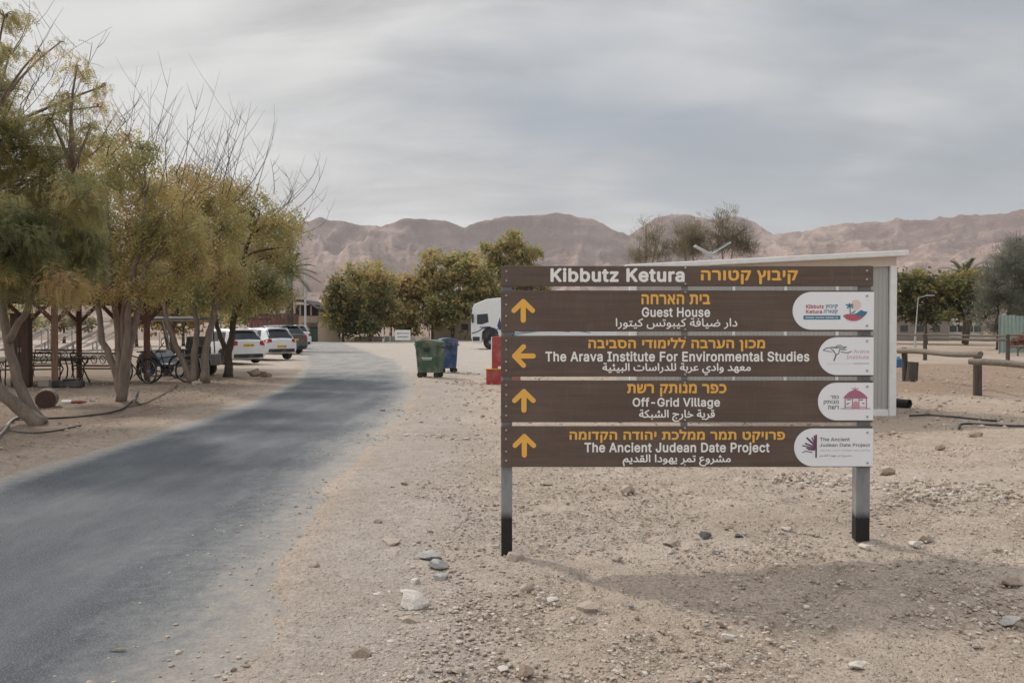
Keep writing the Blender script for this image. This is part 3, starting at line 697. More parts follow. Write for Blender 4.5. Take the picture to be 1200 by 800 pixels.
for i, (a, b_, wpx, fl, m, lab) in enumerate(ROCKS):
    g = G(a, b_); g = G(a, b_, zg(g.x, g.y)); s_ = wpx / FPX * g.y / 2 * 1.35
    me = rock_mesh('stone', 100 + i, 3 if wpx > 16 else 2, fl, m)
    o = bpy.data.objects.new('stone', me); COL.objects.link(o); r_ = random.Random(i)
    o.location = (g.x, g.y + s_ * .6, g.z + s_ * fl * 0.45); o.scale = (s_, s_ * r_.uniform(.7, .95), s_); o.rotation_euler.z = r_.uniform(-.4, .4)
    tag(o, lab, 'stone', 'loose stones on the ground')
# gravel: thousands of small chips
def scatter(name, n, region, size, m, seed, label, keep=None, flat=0.5):
    r_ = np.random.default_rng(seed); x, y = region(r_, n)
    ri_ = road_in(x, y); k = (ri_ < -0.05) | ((ri_ < 1.1) & (x > xr(y) - 1.2) & (r_.random(n) < 0.30 * np.clip(1 - ri_ / 1.1, 0, 1) ** 2))
    if keep is not None: k &= keep(x, y, r_)
    x, y = x[k], y[k]; n = len(x); s_ = size(r_, n)
    tv = []; bm = bmesh.new(); bmesh.ops.create_icosphere(bm, subdivisions=1, radius=1); bv = np.array([v.co for v in bm.verts]); bf = np.array([[v.index for v in f.verts] for f in bm.faces]); bm.free()
    V_ = bv[None] * (0.72 + 0.5 * r_.random((n, len(bv), 1))) * s_[:, None, None] * np.stack([np.ones(n), 0.6 + .35 * r_.random(n), flat * (0.6 + .8 * r_.random(n))], -1)[:, None]
    a = r_.random(n) * 2 * pi; ca_, sa_ = np.cos(a)[:, None], np.sin(a)[:, None]
    Vx = V_[..., 0] * ca_ - V_[..., 1] * sa_ + x[:, None]; Vy = V_[..., 0] * sa_ + V_[..., 1] * ca_ + y[:, None]
    zb_ = np.where(road_in(x, y) > -0.3, 0.006, zsm(x, y) + 0.006); Vz = V_[..., 2] + (zb_ + s_ * 0.12)[:, None]
    F_ = bf[None] + (np.arange(n) * len(bv))[:, None, None]
    mb = MB(); mb.add(np.stack([Vx, Vy, Vz], -1).reshape(-1, 3), F_.reshape(-1, 3), np.repeat(r_.random(n), len(bv)))
    return tag(mb.build(name, m, fixn=False), label, kind='stuff')
b = NB('gravel_chip'); t = b.attr('tint', 'Fac')
M_gr = b.done(b.ramp(t, [(0.0, (0.24, 0.185, 0.145)), (0.22, (0.37, 0.305, 0.25)), (0.7, (0.46, 0.39, 0.325)), (0.93, (0.56, 0.50, 0.45)), (1.0, (0.27, 0.255, 0.245))]), 0.95, b.bump(b.noise(90, 4, 0.7), 0.4, 0.004), 0, 0.15)
def reg_near(r_, n):
    y = 3.4 + 9.6 * r_.random(n) ** 1.35; x = -2.6 + r_.random(n) * (2.6 + 0.66 * y + 0.3); return x, y
clump = lambda x, y, r_: r_.random(len(x)) < np.clip(0.42 + 1.5 * fbm(x, y, 0.9, 3, 71), 0.06, 1)
scatter('gravel', 52000, reg_near, lambda r_, n: 0.0038 + 0.0065 * r_.random(n) + 0.014 * r_.random(n) ** 6, M_gr, 5, 'small stone chips scattered over the sand near the sign', clump)
scatter('pebbles', 3600, reg_near, lambda r_, n: 0.010 + 0.012 * r_.random(n) ** 2, M_gr, 6, 'walnut sized pebbles scattered over the sand', clump)
def reg_far(r_, n):
    y = 12 + 20 * r_.random(n) ** 1.2; x = -3 + r_.random(n) * (3.5 + 0.62 * y); return x, y
scatter('far_gravel', 9000, reg_far, lambda r_, n: 0.010 + 0.018 * r_.random(n) + 0.045 * r_.random(n) ** 7, M_gr, 7, 'stones and clods scattered over the sand behind the sign', clump)
def reg_heap(cx_, cy_, ax, ay):
    return lambda r_, n: (cx_ + ax * r_.normal(size=n), cy_ + ay * r_.normal(size=n))
g = G(965, 578); scatter('stone_patch', 260, reg_heap(g.x, g.y, .22, .2), lambda r_, n: 0.012 + 0.024 * r_.random(n), M_gr, 8, 'patch of broken pale stones behind the right end of the sign', flat=.7)
g = G(1110, 592); scatter('stone_trail', 420, reg_heap(g.x, g.y, .5, .3), lambda r_, n: 0.010 + 0.022 * r_.random(n), M_gr, 9, 'trail of broken stones right of the sign', flat=.7)
g = G(585, 448); scatter('stone_row', 240, reg_heap(g.x + .6, g.y - .8, 1.1, .3), lambda r_, n: 0.02 + 0.045 * r_.random(n), M_gr, 10, 'low row of stones before the red fire hose cabinet', flat=.7)
def reg_verge(r_, n):
    y = 8 + 18 * r_.random(n); x = -6 - r_.random(n) * 8; return x, y
scatter('verge_gravel', 7000, reg_verge, lambda r_, n: 0.006 + 0.012 * r_.random(n) + 0.03 * r_.random(n) ** 8, M_gr, 11, 'small stones and clods under the trees left of the road', clump)

r_ = np.random.default_rng(77); n = 1500; x, y = reg_near(r_, n); k = road_in(x, y) < -.3; x, y = x[k], y[k]; n = len(x); a = r_.random(n) * 6.28; l_ = .012 + .04 * r_.random(n) ** 2; z = zsm(x, y) + .014
dx, dy = np.cos(a) * l_, np.sin(a) * l_; wx_, wy_ = -np.sin(a) * .0012, np.cos(a) * .0012
Vs = np.stack([np.stack([x - dx - wx_, y - dy - wy_, z], -1), np.stack([x + dx - wx_, y + dy - wy_, z + .006], -1), np.stack([x + dx + wx_, y + dy + wy_, z + .006], -1), np.stack([x - dx + wx_, y - dy + wy_, z + .002], -1)], 1)
mb = MB(); mb.add(Vs.reshape(-1, 3), np.arange(4)[None] + (np.arange(n) * 4)[:, None]); tag(mb.build('dry_straw', simple('dry_straw', (.34, .26, .17), .9, var=.3), fixn=False), 'dry straw and twig bits scattered over the sand', kind='stuff')
# ================================================================== TREES
def bark(name, c0, c1):
    b = NB(name); f = b.noise(9, 6, 0.7, sxyz=(1, 1, 0.25)); c = b.ramp(f, [(0.3, c0), (0.7, c1)])
    return b.done(c, 0.95, b.bump(f, 0.8, 0.02), 0, 0.15)
def leafmat(name, stops, trans=0.45, tint_noise=1.0):
    """colour from the leaf's own tint, blotched over the crown (sprays that turn yellow)"""
    b = NB(name); t = b.attr('tint', 'Fac'); f = b.noise(0.9, 3, 0.6)
    k = b.math('ADD', b.math('MULTIPLY', t, 0.6), b.math('MULTIPLY', b.math('SUBTRACT', f, 0.34), tint_noise * 1.5))
    c = b.ramp(k, stops); b.l(c, b.b.inputs['Base Color']); b.b.inputs['Roughness'].default_value = 0.6; b.b.inputs['Specular IOR Level'].default_value = 0.25
    tr = b.n('ShaderNodeBsdfTranslucent'); b.l(c, tr.inputs[0]); ms = b.n('ShaderNodeMixShader'); ms.inputs[0].default_value = trans
    b.l(b.b.outputs[0], ms.inputs[1]); b.l(tr.outputs[0], ms.inputs[2]); b.l(ms.outputs[0], b.o.inputs[0]); return b.m
BK1 = bark('bark_grey_brown', (0.17, 0.13, 0.105), (0.33, 0.27, 0.225)); BK3 = bark('bark_twig', (0.10, 0.085, 0.08), (0.19, 0.165, 0.155)); BK2 = bark('bark_dark', (0.075, 0.058, 0.045), (0.15, 0.12, 0.10))
LF1 = leafmat('leaf_olive_yellow', [(0.05, (0.142, 0.166, 0.089)), (0.32, (0.240, 0.253, 0.121)), (0.54, (0.382, 0.351, 0.154)), (0.80, (0.542, 0.419, 0.178)), (0.98, (0.493, 0.332, 0.173))])
LF2 = leafmat('leaf_dark_green', [(0.1, (0.077, 0.094, 0.045)), (0.45, (0.138, 0.152, 0.068)), (0.72, (0.237, 0.219, 0.085)), (0.95, (0.362, 0.269, 0.100))])
LF3 = leafmat('leaf_grey_green', [(0.1, (0.10, 0.115, 0.085)), (0.5, (0.17, 0.185, 0.14)), (0.9, (0.26, 0.27, 0.21))])
LF4 = leafmat('leaf_dry_brown', [(0.1, (0.13, 0.115, 0.07)), (0.5, (0.22, 0.19, 0.12)), (0.9, (0.30, 0.25, 0.16))])
LF5 = leafmat('leaf_gold', [(0.1, (0.10, 0.095, 0.035)), (0.4, (0.20, 0.17, 0.055)), (0.65, (0.32, 0.225, 0.065)), (0.95, (0.36, 0.20, 0.075))])

def frond_template(kind):
    """small leafy spray, unit length along +x, drooping; returns verts, quad faces"""
    v = []; f = []
    def leaf(p, d, l, w_):
        p = np.array(p, float); d = np.array(d, float); d /= np.linalg.norm(d); s_ = np.cross(d, (0.1, 0.2, 1)); s_ /= np.linalg.norm(s_)
        n = len(v); v.extend([p, p + d * l * .5 + s_ * w_, p + d * l, p + d * l * .5 - s_ * w_]); f.append([n, n + 1, n + 2, n + 3])
    if kind == 'pinnate':
        for i in range(6):
            t = 0.12 + i * 0.16; z = -0.35 * t * t
            for s_ in (-1, 1): leaf((t, 0, z), (0.55, s_, -0.35), 0.30 - 0.015 * i, 0.05)
    elif kind == 'spray':
        for i in range(4):
            t = 0.05 + i * 0.27; z = -0.4 * t * t
            leaf((t, 0, z), (0.8, (-1) ** i * 0.9, -0.5), 0.45, 0.085)
    elif kind == 'tuft':
        for i in range(3):
            a = i * 2.1; leaf((0.1 * cos(a), 0.1 * sin(a), 0), (0.6, 0.9 * cos(a), 0.8 * sin(a)), 0.8, 0.25)
    elif kind == 'feather':
        for i in range(4): leaf((0.2 * i, 0.05 * (-1) ** i, 0), (1, 0.35 * (-1) ** i, 0.15 - 0.1 * i), 0.7, 0.028)
    return np.array(v), np.array(f)
_TPL = {k: frond_template(k) for k in ('pinnate', 'spray', 'tuft', 'feather')}
def leaves_into(mb, pts, tint, size, kind, r_, droop=0.5, outward=None):
    tv, tf = _TPL[kind]; n = len(pts)
    a = r_.random(n) * 2 * pi
    if outward is not None: a = np.arctan2(outward[:, 1], outward[:, 0]) + r_.normal(0, 0.9, n)
    el = r_.normal(-droop, 0.45, n); d = np.stack([np.cos(a) * np.cos(el), np.sin(a) * np.cos(el), np.sin(el)], -1)
    s_ = np.stack([-np.sin(a), np.cos(a), r_.normal(0, 0.35, n)], -1); s_ -= d * (s_ * d).sum(-1, keepdims=True); s_ /= np.linalg.norm(s_, axis=-1, keepdims=True)
    u = np.cross(d, s_); sc_ = size * (0.65 + 0.7 * r_.random(n))
    V_ = pts[:, None] + sc_[:, None, None] * (tv[None, :, 0:1] * d[:, None] + tv[None, :, 1:2] * s_[:, None] + tv[None, :, 2:3] * u[:, None])
    F_ = tf[None] + (np.arange(n) * len(tv))[:, None, None]
    mb.add(V_.reshape(-1, 3), F_.reshape(-1, 4), np.repeat(tint, len(tv)))
def bez(a, b_, c, n=6):
    a, b_, c = Vector(a), Vector(b_), Vector(c)
    return [a * (1 - t) ** 2 + b_ * 2 * t * (1 - t) + c * t * t for t in np.linspace(0, 1, n)]
def tree(name, label, base, stems, clumps, lm, bm_, kind='spray', size=0.16, per=1, seed=0, droop=0.5, group='trees', r0=0.12, twigs=(), cluster=9, csp=0.16, tint=(0.5, 0.5), seg=8, shell=0.35, thin=1.0):
    """base: world point. stems: lists of world points. clumps: (centre, (rx,ry,rz), number of leaf sprays, tint shift)"""
    r_ = np.random.default_rng(seed + 1000); rr = random.Random(seed)
    root = empty(name, base, label, 'tree', group); B = Vector(base)
    mb = MB(); ends = []
    for st_ in stems:
        pts = [Vector(p) - B for p in st_]; rad = st_r = None
        rr0 = r0 * rr.uniform(0.75, 1.05) * (thin if st_ is stems[-1] else 1)
        # smooth the stem and give it a slight wander
        P_ = []
        for i in range(len(pts) - 1):
            for t in np.linspace(0, 1, 5)[:-1]:
                q = pts[i].lerp(pts[i + 1], t); P_.append(q + Vector((rr.gauss(0, 1), rr.gauss(0, 1), 0)) * rr0 * 0.12 * (1 if i or t else 0))
        P_.append(pts[-1]); n = len(P_)
        rad = [rr0 * (1.25 if k == 0 else 1.05 if k == 1 else 1) * (1 - 0.66 * k / (n - 1)) for k in range(n)]
        mb.tube(P_, rad, seg); ends.append(P_)
    lb = MB(); allp = []; 
    for (c, rad, n, ts) in clumps:
        c = Vector(c) - B
        # limb from the nearest stem to the clump
        best = min(((p - c).length + 0.6 * abs(p.z - c.z + 0.8 * rad[2]), p, k / len(s)) for s in ends for k, p in enumerate(s) if k > len(s) * 0.45)
        p0 = best[1]; mid = (p0 + c) / 2 + Vector((rr.gauss(0, .15), rr.gauss(0, .15), 0.15))
        rl = r0 * 0.42 * (1.2 - best[2] * 0.6)
        if (p0 - c).length > 0.1: mb.tube(bez(p0, mid, c, 5), [rl, rl * .85, rl * .7, rl * .55, rl * .4], 6)
        nc = max(1, n // cluster); 
        u = r_.normal(size=(nc, 3)); u /= np.linalg.norm(u, axis=1, keepdims=True); q = u * (shell + (1 - shell) * r_.random((nc, 1))) * (0.86 + .28 * r_.random((nc, 1)))
        ctr = np.array(c) + q * np.array(rad)
        for k in range(0, nc, max(1, nc // 14)):      # twigs
            e = Vector(ctr[k]); mb.tube(bez(c, c.lerp(e, .5) + Vector((0, 0, .08)), e, 4), [rl * .4, rl * .3, rl * .2, rl * .1], 4)
        reps = r_.integers(max(2, cluster // 2), cluster * 2, nc); pts = np.repeat(ctr, reps, 0) + r_.normal(0, csp, (reps.sum(), 3)) * np.array([1, 1, 0.8])
        tcl = np.repeat(r_.random(nc), reps); tn = np.clip(0.55 * tcl + 0.45 * r_.random(len(pts)) + ts, 0, 1.3)
        leaves_into(lb, pts, tn, size, kind, r_, droop, np.repeat(q, reps, 0))
    tb_ = MB() if twigs else None; main_mb = mb; mb = tb_ or mb
    for tw in twigs:                                   # bare shoots: (start, end, number, spread, radius)
        s0, e0, n, sp_, rd = tw; n = max(4, int(n * .72)); s0 = Vector(s0) - B; e0 = Vector(e0) - B
        for _ in range(n):
            s1 = s0 + Vector((rr.gauss(0, sp_), rr.gauss(0, sp_), rr.uniform(-.3, .3))); k = rr.uniform(0.35, 1.0)
            e1 = s1 + (e0 - s0) * k + Vector((rr.gauss(0, sp_ * .9), rr.gauss(0, sp_ * .6), 0)); m1 = (s1 + e1) / 2 + Vector((rr.gauss(0, sp_ * .8), rr.gauss(0, .2), -0.25 * k * rr.random())); rd = tw[4] * rr.uniform(.65, 1.0)
            B2 = bez(s1, m1, e1, 6); mb.tube(B2, [rd * (1 - .15 * j) for j in range(6)], 4)
            for __ in range(rr.randint(1, 4)):
                i_ = rr.randint(1, 4); p = B2[i_]; L_ = (e1 - s1).length * rr.uniform(.2, .45)
                d = Vector((rr.choice((-1, 1)) * rr.uniform(.3, .8), rr.uniform(-.5, .5), rr.uniform(.7, 1.2))).normalized() * L_
                mb.tube([p, p + d * .5 + Vector((0, 0, -.04)), p + d], [rd * .6, rd * .45, rd * .2], 3)
    mb = main_mb
    if tb_: tb_.build('bare_twigs', BK3, root, smooth=True, fixn=False)['kind'] = 'stuff'
    mb.build('trunk', bm_, root, smooth=True, fixn=False)
    lb.build('crown', lm, root, fixn=False)
    return root
TGL = 'row of feathery trees left of the road'
def W(px_, py_, Y_): return tuple(P(px_, py_, Y_))
def gp_(px_, py_): g = G(px_, py_); return (g.x, g.y, zg(g.x, g.y) - 0.02)
def cl(lst, Yc, depth, dens, ts=0.0, seed=0, lim=9999):
    """clumps: (px,py, rpx_x, rpx_y[, extra tint]) around depth Yc -> centre, radii"""
    rr = random.Random(seed); out_ = []
    for c in lst:
        Yj = Yc + rr.uniform(-depth, depth); k = Yj / FPX
        c = (c[0], min(c[1], lim - c[3])) + tuple(c[2:])
        r = (c[2] * k, max(c[2], c[3]) * k * 0.95, c[3] * k); n = int(dens * (r[0] * r[2] * 4 + r[0] * r[1] * 2))
        out_.append((W(c[0], c[1], Yj), r, max(20, n), ts + (c[4] if len(c) > 4 else 0) + rr.uniform(-.05, .05)))
    return out_
# A: nearest, leaning double trunk at the left picture edge
bA = gp_(48, 496); YA = bA[1]
tree('feathery_tree', 'nearest feathery tree at the left picture edge with a leaning double trunk', bA,
     [[bA, W(25, 460, YA), W(8, 400, YA + .1), W(2, 330, YA + .2), W(-10, 240, YA), W(-20, 160, YA)], [(bA[0] + .1, bA[1] - .15, bA[2]), W(22, 478, YA - .2), W(-8, 450, YA - .3), W(-50, 380, YA), W(-70, 290, YA), W(-80, 200, YA)],
      [W(9, 400, YA), W(28, 370, YA), W(46, 330, YA - .1), W(66, 270, YA - .3), W(85, 200, YA - .2)]],
     cl([(-80, 130, 75, 60), (-30, 200, 75, 60, -.1), (20, 160, 45, 45), (45, 210, 55, 50, -.15), (0, 270, 70, 55, -.25), (65, 270, 50, 48, -.25), (-60, 290, 70, 60, -.1), (30, 320, 50, 35, -.2), (95, 230, 30, 38, -.05), (95, 300, 30, 35, -.1), (-10, 335, 40, 28), (0, 105, 34, 26), (60, 140, 24, 20, .15), (75, 345, 24, 22, .45), (80, 110, 13, 8, .3), (105, 150, 16, 13, .3), (-50, 60, 50, 40), (5, 20, 22, 13, .1), (12, 60, 14, 12, .1), (45, 60, 11, 8, .3), (70, 50, 9, 7, .3), (90, 80, 12, 8, .3), (124, 100, 11, 9, .4), (115, 125, 12, 10, .3), (85, 175, 22, 20, .3)], YA, 1.2, 370, -0.05, 1, 350),
     LF1, BK1, 'pinnate', 0.17, seed=1, thin=0.5, droop=0.55, group=TGL, r0=0.125, cluster=13, csp=0.10,
     twigs=[(W(10, 150, YA), W(75, 20, YA), 10, .5, .011), (W(60, 150, YA), W(95, 10, YA), 7, .4, .010), (W(100, 180, YA), W(150, 90, YA), 7, .35, .009), (W(-10, 60, YA), W(50, -20, YA), 5, .4, .012), (W(90, 180, YA), W(112, 60, YA), 8, .35, .008)])
bB = gp_(142, 471); YB = bB[1]
tree('feathery_tree', 'feathery tree whose thick stump fans into five pale stems, second in the row', bB,
     [[bB, W(138, 440, YB), W(120, 400, YB), W(112, 340, YB), W(100, 270, YB)], [bB, W(140, 430, YB), W(139, 380, YB + .2), W(128, 310, YB), W(125, 230, YB)], [bB, W(146, 425, YB - .1), W(150, 370, YB - .1), W(158, 310, YB), W(190, 250, YB)], [bB, W(149, 420, YB), W(160, 370, YB), W(168, 320, YB), W(185, 285, YB), W(225, 265, YB)], [bB, W(144, 430, YB + .1), W(146, 350, YB), W(165, 290, YB), W(170, 230, YB)]],
     cl([(110, 205, 32, 38), (140, 195, 35, 36), (170, 225, 38, 40, .22), (110, 265, 42, 42, -.1), (160, 275, 45, 42), (205, 260, 40, 42, .2), (80, 320, 32, 32, .1), (120, 322, 35, 34, .2), (165, 325, 34, 32, .1), (205, 318, 36, 34), (88, 350, 16, 16, .35), (122, 350, 16, 13, .3), (150, 350, 18, 13, .2), (120, 168, 18, 16), (165, 175, 18, 17), (150, 160, 12, 10, .2), (225, 300, 25, 30, .1), (95, 345, 26, 20, .2), (175, 352, 24, 18, .1), (60, 335, 22, 20, .3)], YB, 1.3, 300, 0.10, 2, 352),
     LF1, BK1, 'spray', 0.16, seed=2, droop=0.75, group=TGL, r0=0.10, csp=.115, cluster=14,
     twigs=[(W(150, 200, YB), W(172, 80, YB), 14, .35, .010), (W(180, 215, YB), W(200, 95, YB), 12, .4, .010), (W(120, 200, YB), W(110, 60, YB), 10, .4, .009), (W(210, 240, YB), W(228, 135, YB), 8, .3, .009)])
bC = gp_(226, 449); YC = bC[1]
tree('feathery_tree', 'feathery tree with three crossing trunks, third in the row beside the bicycles', bC,
     [[bC, W(215, 425, YC), W(198, 385, YC - .2), W(185, 330, YC), W(180, 270, YC)], [bC, W(228, 415, YC), W(232, 390, YC), W(224, 340, YC), W(215, 270, YC)], [(bC[0] + .35, bC[1], bC[2]), W(240, 410, YC + .1), W(250, 370, YC), W(256, 320, YC), W(250, 250, YC)]],
     cl([(200, 225, 34, 34, .15), (240, 232, 36, 36, .22), (185, 275, 34, 34, .2), (225, 285, 38, 36, 0), (260, 270, 34, 36, .1), (185, 335, 26, 30, -.15), (215, 345, 28, 30, -.25), (245, 335, 28, 30, -.1), (265, 320, 26, 28), (230, 205, 14, 10, .2), (215, 200, 14, 10, .3), (195, 362, 20, 18, -.2), (225, 365, 20, 16, -.2), (172, 358, 20, 16, .0), (250, 362, 18, 16, -.1)], YC, 1.5, 175, 0.12, 3, 360),
     LF1, BK1, 'spray', 0.21, seed=3, droop=0.75, group=TGL, r0=0.125, csp=.15, cluster=14,
     twigs=[(W(230, 225, YC), W(262, 95, YC), 16, .5, .013), (W(205, 220, YC), W(215, 110, YC), 12, .5, .012), (W(255, 235, YC), W(290, 120, YC), 14, .55, .013)])
bD = gp_(267, 442); YD = bD[1]
tree('feathery_tree', 'feathery tree with a dark forked trunk in front of the white hatchback', bD,
     [[bD, W(268, 420, YD), W(258, 395, YD), W(252, 370, YD), W(250, 320, YD)], [bD, W(268, 412, YD), W(272, 390, YD), W(277, 350, YD), W(285, 300, YD), W(300, 260, YD)]],
     cl([(270, 235, 30, 30, .15), (300, 245, 32, 28, .15), (325, 262, 26, 26, .1), (290, 285, 34, 32, .0), (325, 300, 28, 30, 0), (270, 320, 28, 30, -.15), (300, 335, 30, 30, -.1), (325, 340, 20, 22, -.1), (285, 362, 24, 18, -.2), (338, 262, 14, 16, .2), (340, 290, 12, 14, .15), (310, 362, 18, 16, -.1), (255, 360, 18, 18, -.2), (328, 365, 14, 14, .0), (285, 375, 16, 10, 0)], YD, 1.5, 150, 0.08, 4, 362),
     LF1, BK2, 'spray', 0.23, seed=4, droop=0.7, group=TGL, r0=0.14, csp=.16, cluster=14,
     twigs=[(W(280, 240, YD), W(288, 130, YD), 20, .6, .014), (W(305, 250, YD), W(330, 175, YD), 16, .6, .013), (W(335, 270, YD), W(368, 210, YD), 8, .45, .012)])
# further trees of the row, hidden lower down by the cars
bE = (-13.4, 33.5, 0)
tree('feathery_tree', 'feathery tree behind the white hatchback, its crown filling the gap between trunks', bE,
     [[bE, (-13.3, 33.5, 1.5), (-13.0, 33.6, 3.2), (-12.6, 33.5, 4.5)], [bE, (-13.6, 33.4, 1.6), (-14.2, 33.3, 3.0), (-14.4, 33.4, 4.4)]],
     cl([(170, 345, 30, 26), (205, 350, 28, 22), (238, 348, 30, 24), (215, 300, 36, 32), (180, 300, 34, 32), (250, 300, 34, 30), (150, 330, 26, 26), (225, 255, 30, 24), (180, 368, 18, 12, .3), (240, 372, 20, 12, .4)], 33.5, 1.5, 110, 0.05, 5, 362), LF1, BK2, 'spray', 0.26, seed=5, droop=.7, group=TGL, csp=.22)
bF = (-16.5, 27, 0)
tree('feathery_tree', 'olive tree standing behind the shelter, seen between the first two trunks', bF,
     [[bF, (-16.4, 27, 1.5), (-16, 27, 3.4), (-15.6, 27, 4.6)]], cl([(-10, 330, 40, 28), (40, 318, 36, 26), (80, 310, 34, 26), (20, 280, 44, 34), (110, 300, 34, 30), (70, 270, 40, 30), (-30, 290, 40, 40)], 27, 1.2, 120, -0.1, 6), LF2, BK2, 'spray', 0.24, seed=6, droop=.6, group=TGL, csp=.22)
bN = (-9.6, 8.6, 0)
tree('feathery_tree', 'feathery tree just left of the picture whose shade falls across the near asphalt', bN,
     [[bN, (-9.5, 8.6, 1.2), (-9.0, 8.5, 2.6), (-8.6, 8.4, 4.2)], [bN, (-9.9, 8.7, 1.5), (-10.5, 8.8, 3.0), (-10.8, 9, 4.4)]],
     [((-8.6, 8.3, 4.6), (1.7, 1.9, 1.2), 900, 0), ((-10.4, 9.0, 4.7), (1.6, 1.7, 1.2), 700, 0), ((-9.2, 7.0, 4.3), (1.5, 1.4, 1.0), 700, 0), ((-9.3, 10.2, 4.2), (1.3, 1.4, 1.0), 600, 0), ((-9.2, 8.5, 5.7), (1.3, 1.5, .8), 500, 0)], LF1, BK1, 'spray', 0.2, seed=7, group=TGL, csp=.16)

# middle row beyond the gravel lot ------------------------------------
TM = 'trees along the far side of the gravel lot'
def mtree(label, px0, py0, stems_px, cls, lm, seed, dens=17, size=0.5, kind='tuft', r0=.16, ts=0.0, name='shade_tree', group=TM, Yd=None, twigs=(), droop=.2, csp=.4, bk=None):
    g = G(px0, py0); b0 = (g.x, g.y, 0) if Yd is None else (P(px0, 400, Yd).x, Yd, 0); Yt = b0[1]
    st_ = [[b0] + [W(a, c, Yt) for a, c in s_] for s_ in stems_px]
    return tree(name, label, b0, st_, cl(cls, Yt, 1.4, dens, ts, seed), lm, bk or BK2, kind, size, seed=seed, droop=droop, group=group, r0=r0, cluster=9, csp=csp, twigs=[(W(*a, Yt), W(*b2, Yt), n, s_, r) for a, b2, n, s_, r in twigs], seg=6)
mtree('dark green tree at the left end of the middle row next to the wall', 402, 400.5, [[(402, 380), (398, 350)]], [(390, 370, 14, 16), (405, 352, 16, 16), (398, 335, 13, 12, .1), (412, 372, 14, 14, -.1), (386, 352, 10, 12), (420, 345, 12, 14, .1), (418, 325, 11, 9, .2), (404, 385, 14, 8, -.15), (430, 380, 12, 10, -.2)], LF2, 21, ts=.22, dens=24)
mtree('olive tree with twin pale trunks in the middle row', 434, 400, [[(433, 375), (430, 345)], [(441, 372), (444, 345)]], [(425, 335, 14, 14, .2), (442, 325, 14, 12, .15), (450, 345, 14, 16, 0), (432, 358, 16, 14), (448, 366, 13, 12, -.1), (438, 314, 9, 6, .25), (456, 330, 9, 10, .1), (425, 374, 12, 9, -.1), (412, 318, 8, 6, .2), (458, 360, 10, 12, 0), (440, 382, 14, 6, -.2)], LF1, 22, bk=BK1, ts=.05, dens=24)
mtree('golden green rounded tree in the middle of the row', 482, 399, [[(482, 375), (480, 350)]], [(470, 350, 18, 16, .25), (490, 345, 18, 16, .15), (480, 330, 14, 9, .3), (458, 358, 12, 13, .4), (470, 372, 16, 12, .1), (492, 370, 16, 14, 0), (505, 356, 12, 14, 0), (478, 386, 16, 7, -.1), (455, 372, 12, 12, .2), (500, 338, 12, 12, .1), (466, 340, 12, 10, .3)], LF1, 23, ts=.2, dens=24)
mtree('tall broad dark tree in front of the beige wall', 530, 399, [[(529, 380), (524, 345)], [(533, 378), (538, 345)]], [(515, 330, 20, 18, .1), (538, 318, 22, 18, .05), (525, 305, 16, 10, .15), (558, 330, 18, 20, 0), (520, 355, 22, 18, -.05), (545, 355, 22, 16, -.1), (510, 375, 12, 12, -.1), (548, 302, 14, 8, .15), (562, 355, 14, 14, -.1), (498, 318, 10, 8, .1), (570, 372, 10, 8, -.1), (530, 372, 16, 8, -.1), (505, 300, 12, 8, .2)], LF1, 24, ts=-.02, dens=22)
mtree('thin straight tree between the golden tree and the beige wall', 507, 399, [[(507, 380), (506, 350)]], [(505, 345, 10, 12, 0), (509, 365, 9, 8, -.1), (502, 330, 8, 8, .1)], LF2, 25, r0=.2, ts=.1)
mtree('tallest green tree standing behind the truck', 592, 396, [[(592, 370), (590, 330)], [(598, 370), (604, 320)]], [(585, 300, 20, 18, .1), (600, 288, 18, 12, .15), (612, 308, 18, 18, .05), (575, 320, 16, 16, 0), (590, 330, 22, 18, -.05), (618, 330, 18, 18, -.05), (568, 345, 14, 14), (600, 278, 10, 6, .2), (625, 298, 9, 9, .15), (570, 290, 8, 7, .2), (595, 352, 20, 14, -.1), (632, 345, 12, 14, -.1)], LF1, 26, ts=.0, dens=22)
mtree('olive tree in the second line filling the gap left of the golden tree', 458, 400, [[(458, 378), (458, 352)]], [(458, 352, 16, 14, .1), (448, 368, 14, 12, 0), (466, 370, 14, 12, 0), (456, 338, 10, 7, .2), (440, 350, 12, 12, .1)], LF1, 35, Yd=99, dens=22)
mtree('olive tree in the second line filling the gap before the truck', 566, 400, [[(566, 375), (566, 345)]], [(562, 330, 16, 16, .05), (575, 345, 14, 14, 0), (555, 352, 14, 12, 0), (566, 365, 16, 10, -.1), (552, 312, 10, 8, .1)], LF1, 36, Yd=99, dens=22)
for k, (xq, yq, lb_) in enumerate([(340, 377, 'low bush left of the lamp post behind the parked cars'), (645, 372, 'dark bush behind the truck tank'), (545, 393, 'small shrub at the foot of the tall dark tree')]):
    mtree(lb_, xq, 399, [[(xq, yq + 8)]], [(xq, yq, 9 if k != 2 else 6, 8 if k != 2 else 5), (xq + 6, yq + 6, 8 if k != 2 else 5, 7 if k != 2 else 4)], LF2, 27 + k, name='bush', r0=.06, ts=.1, size=.4)
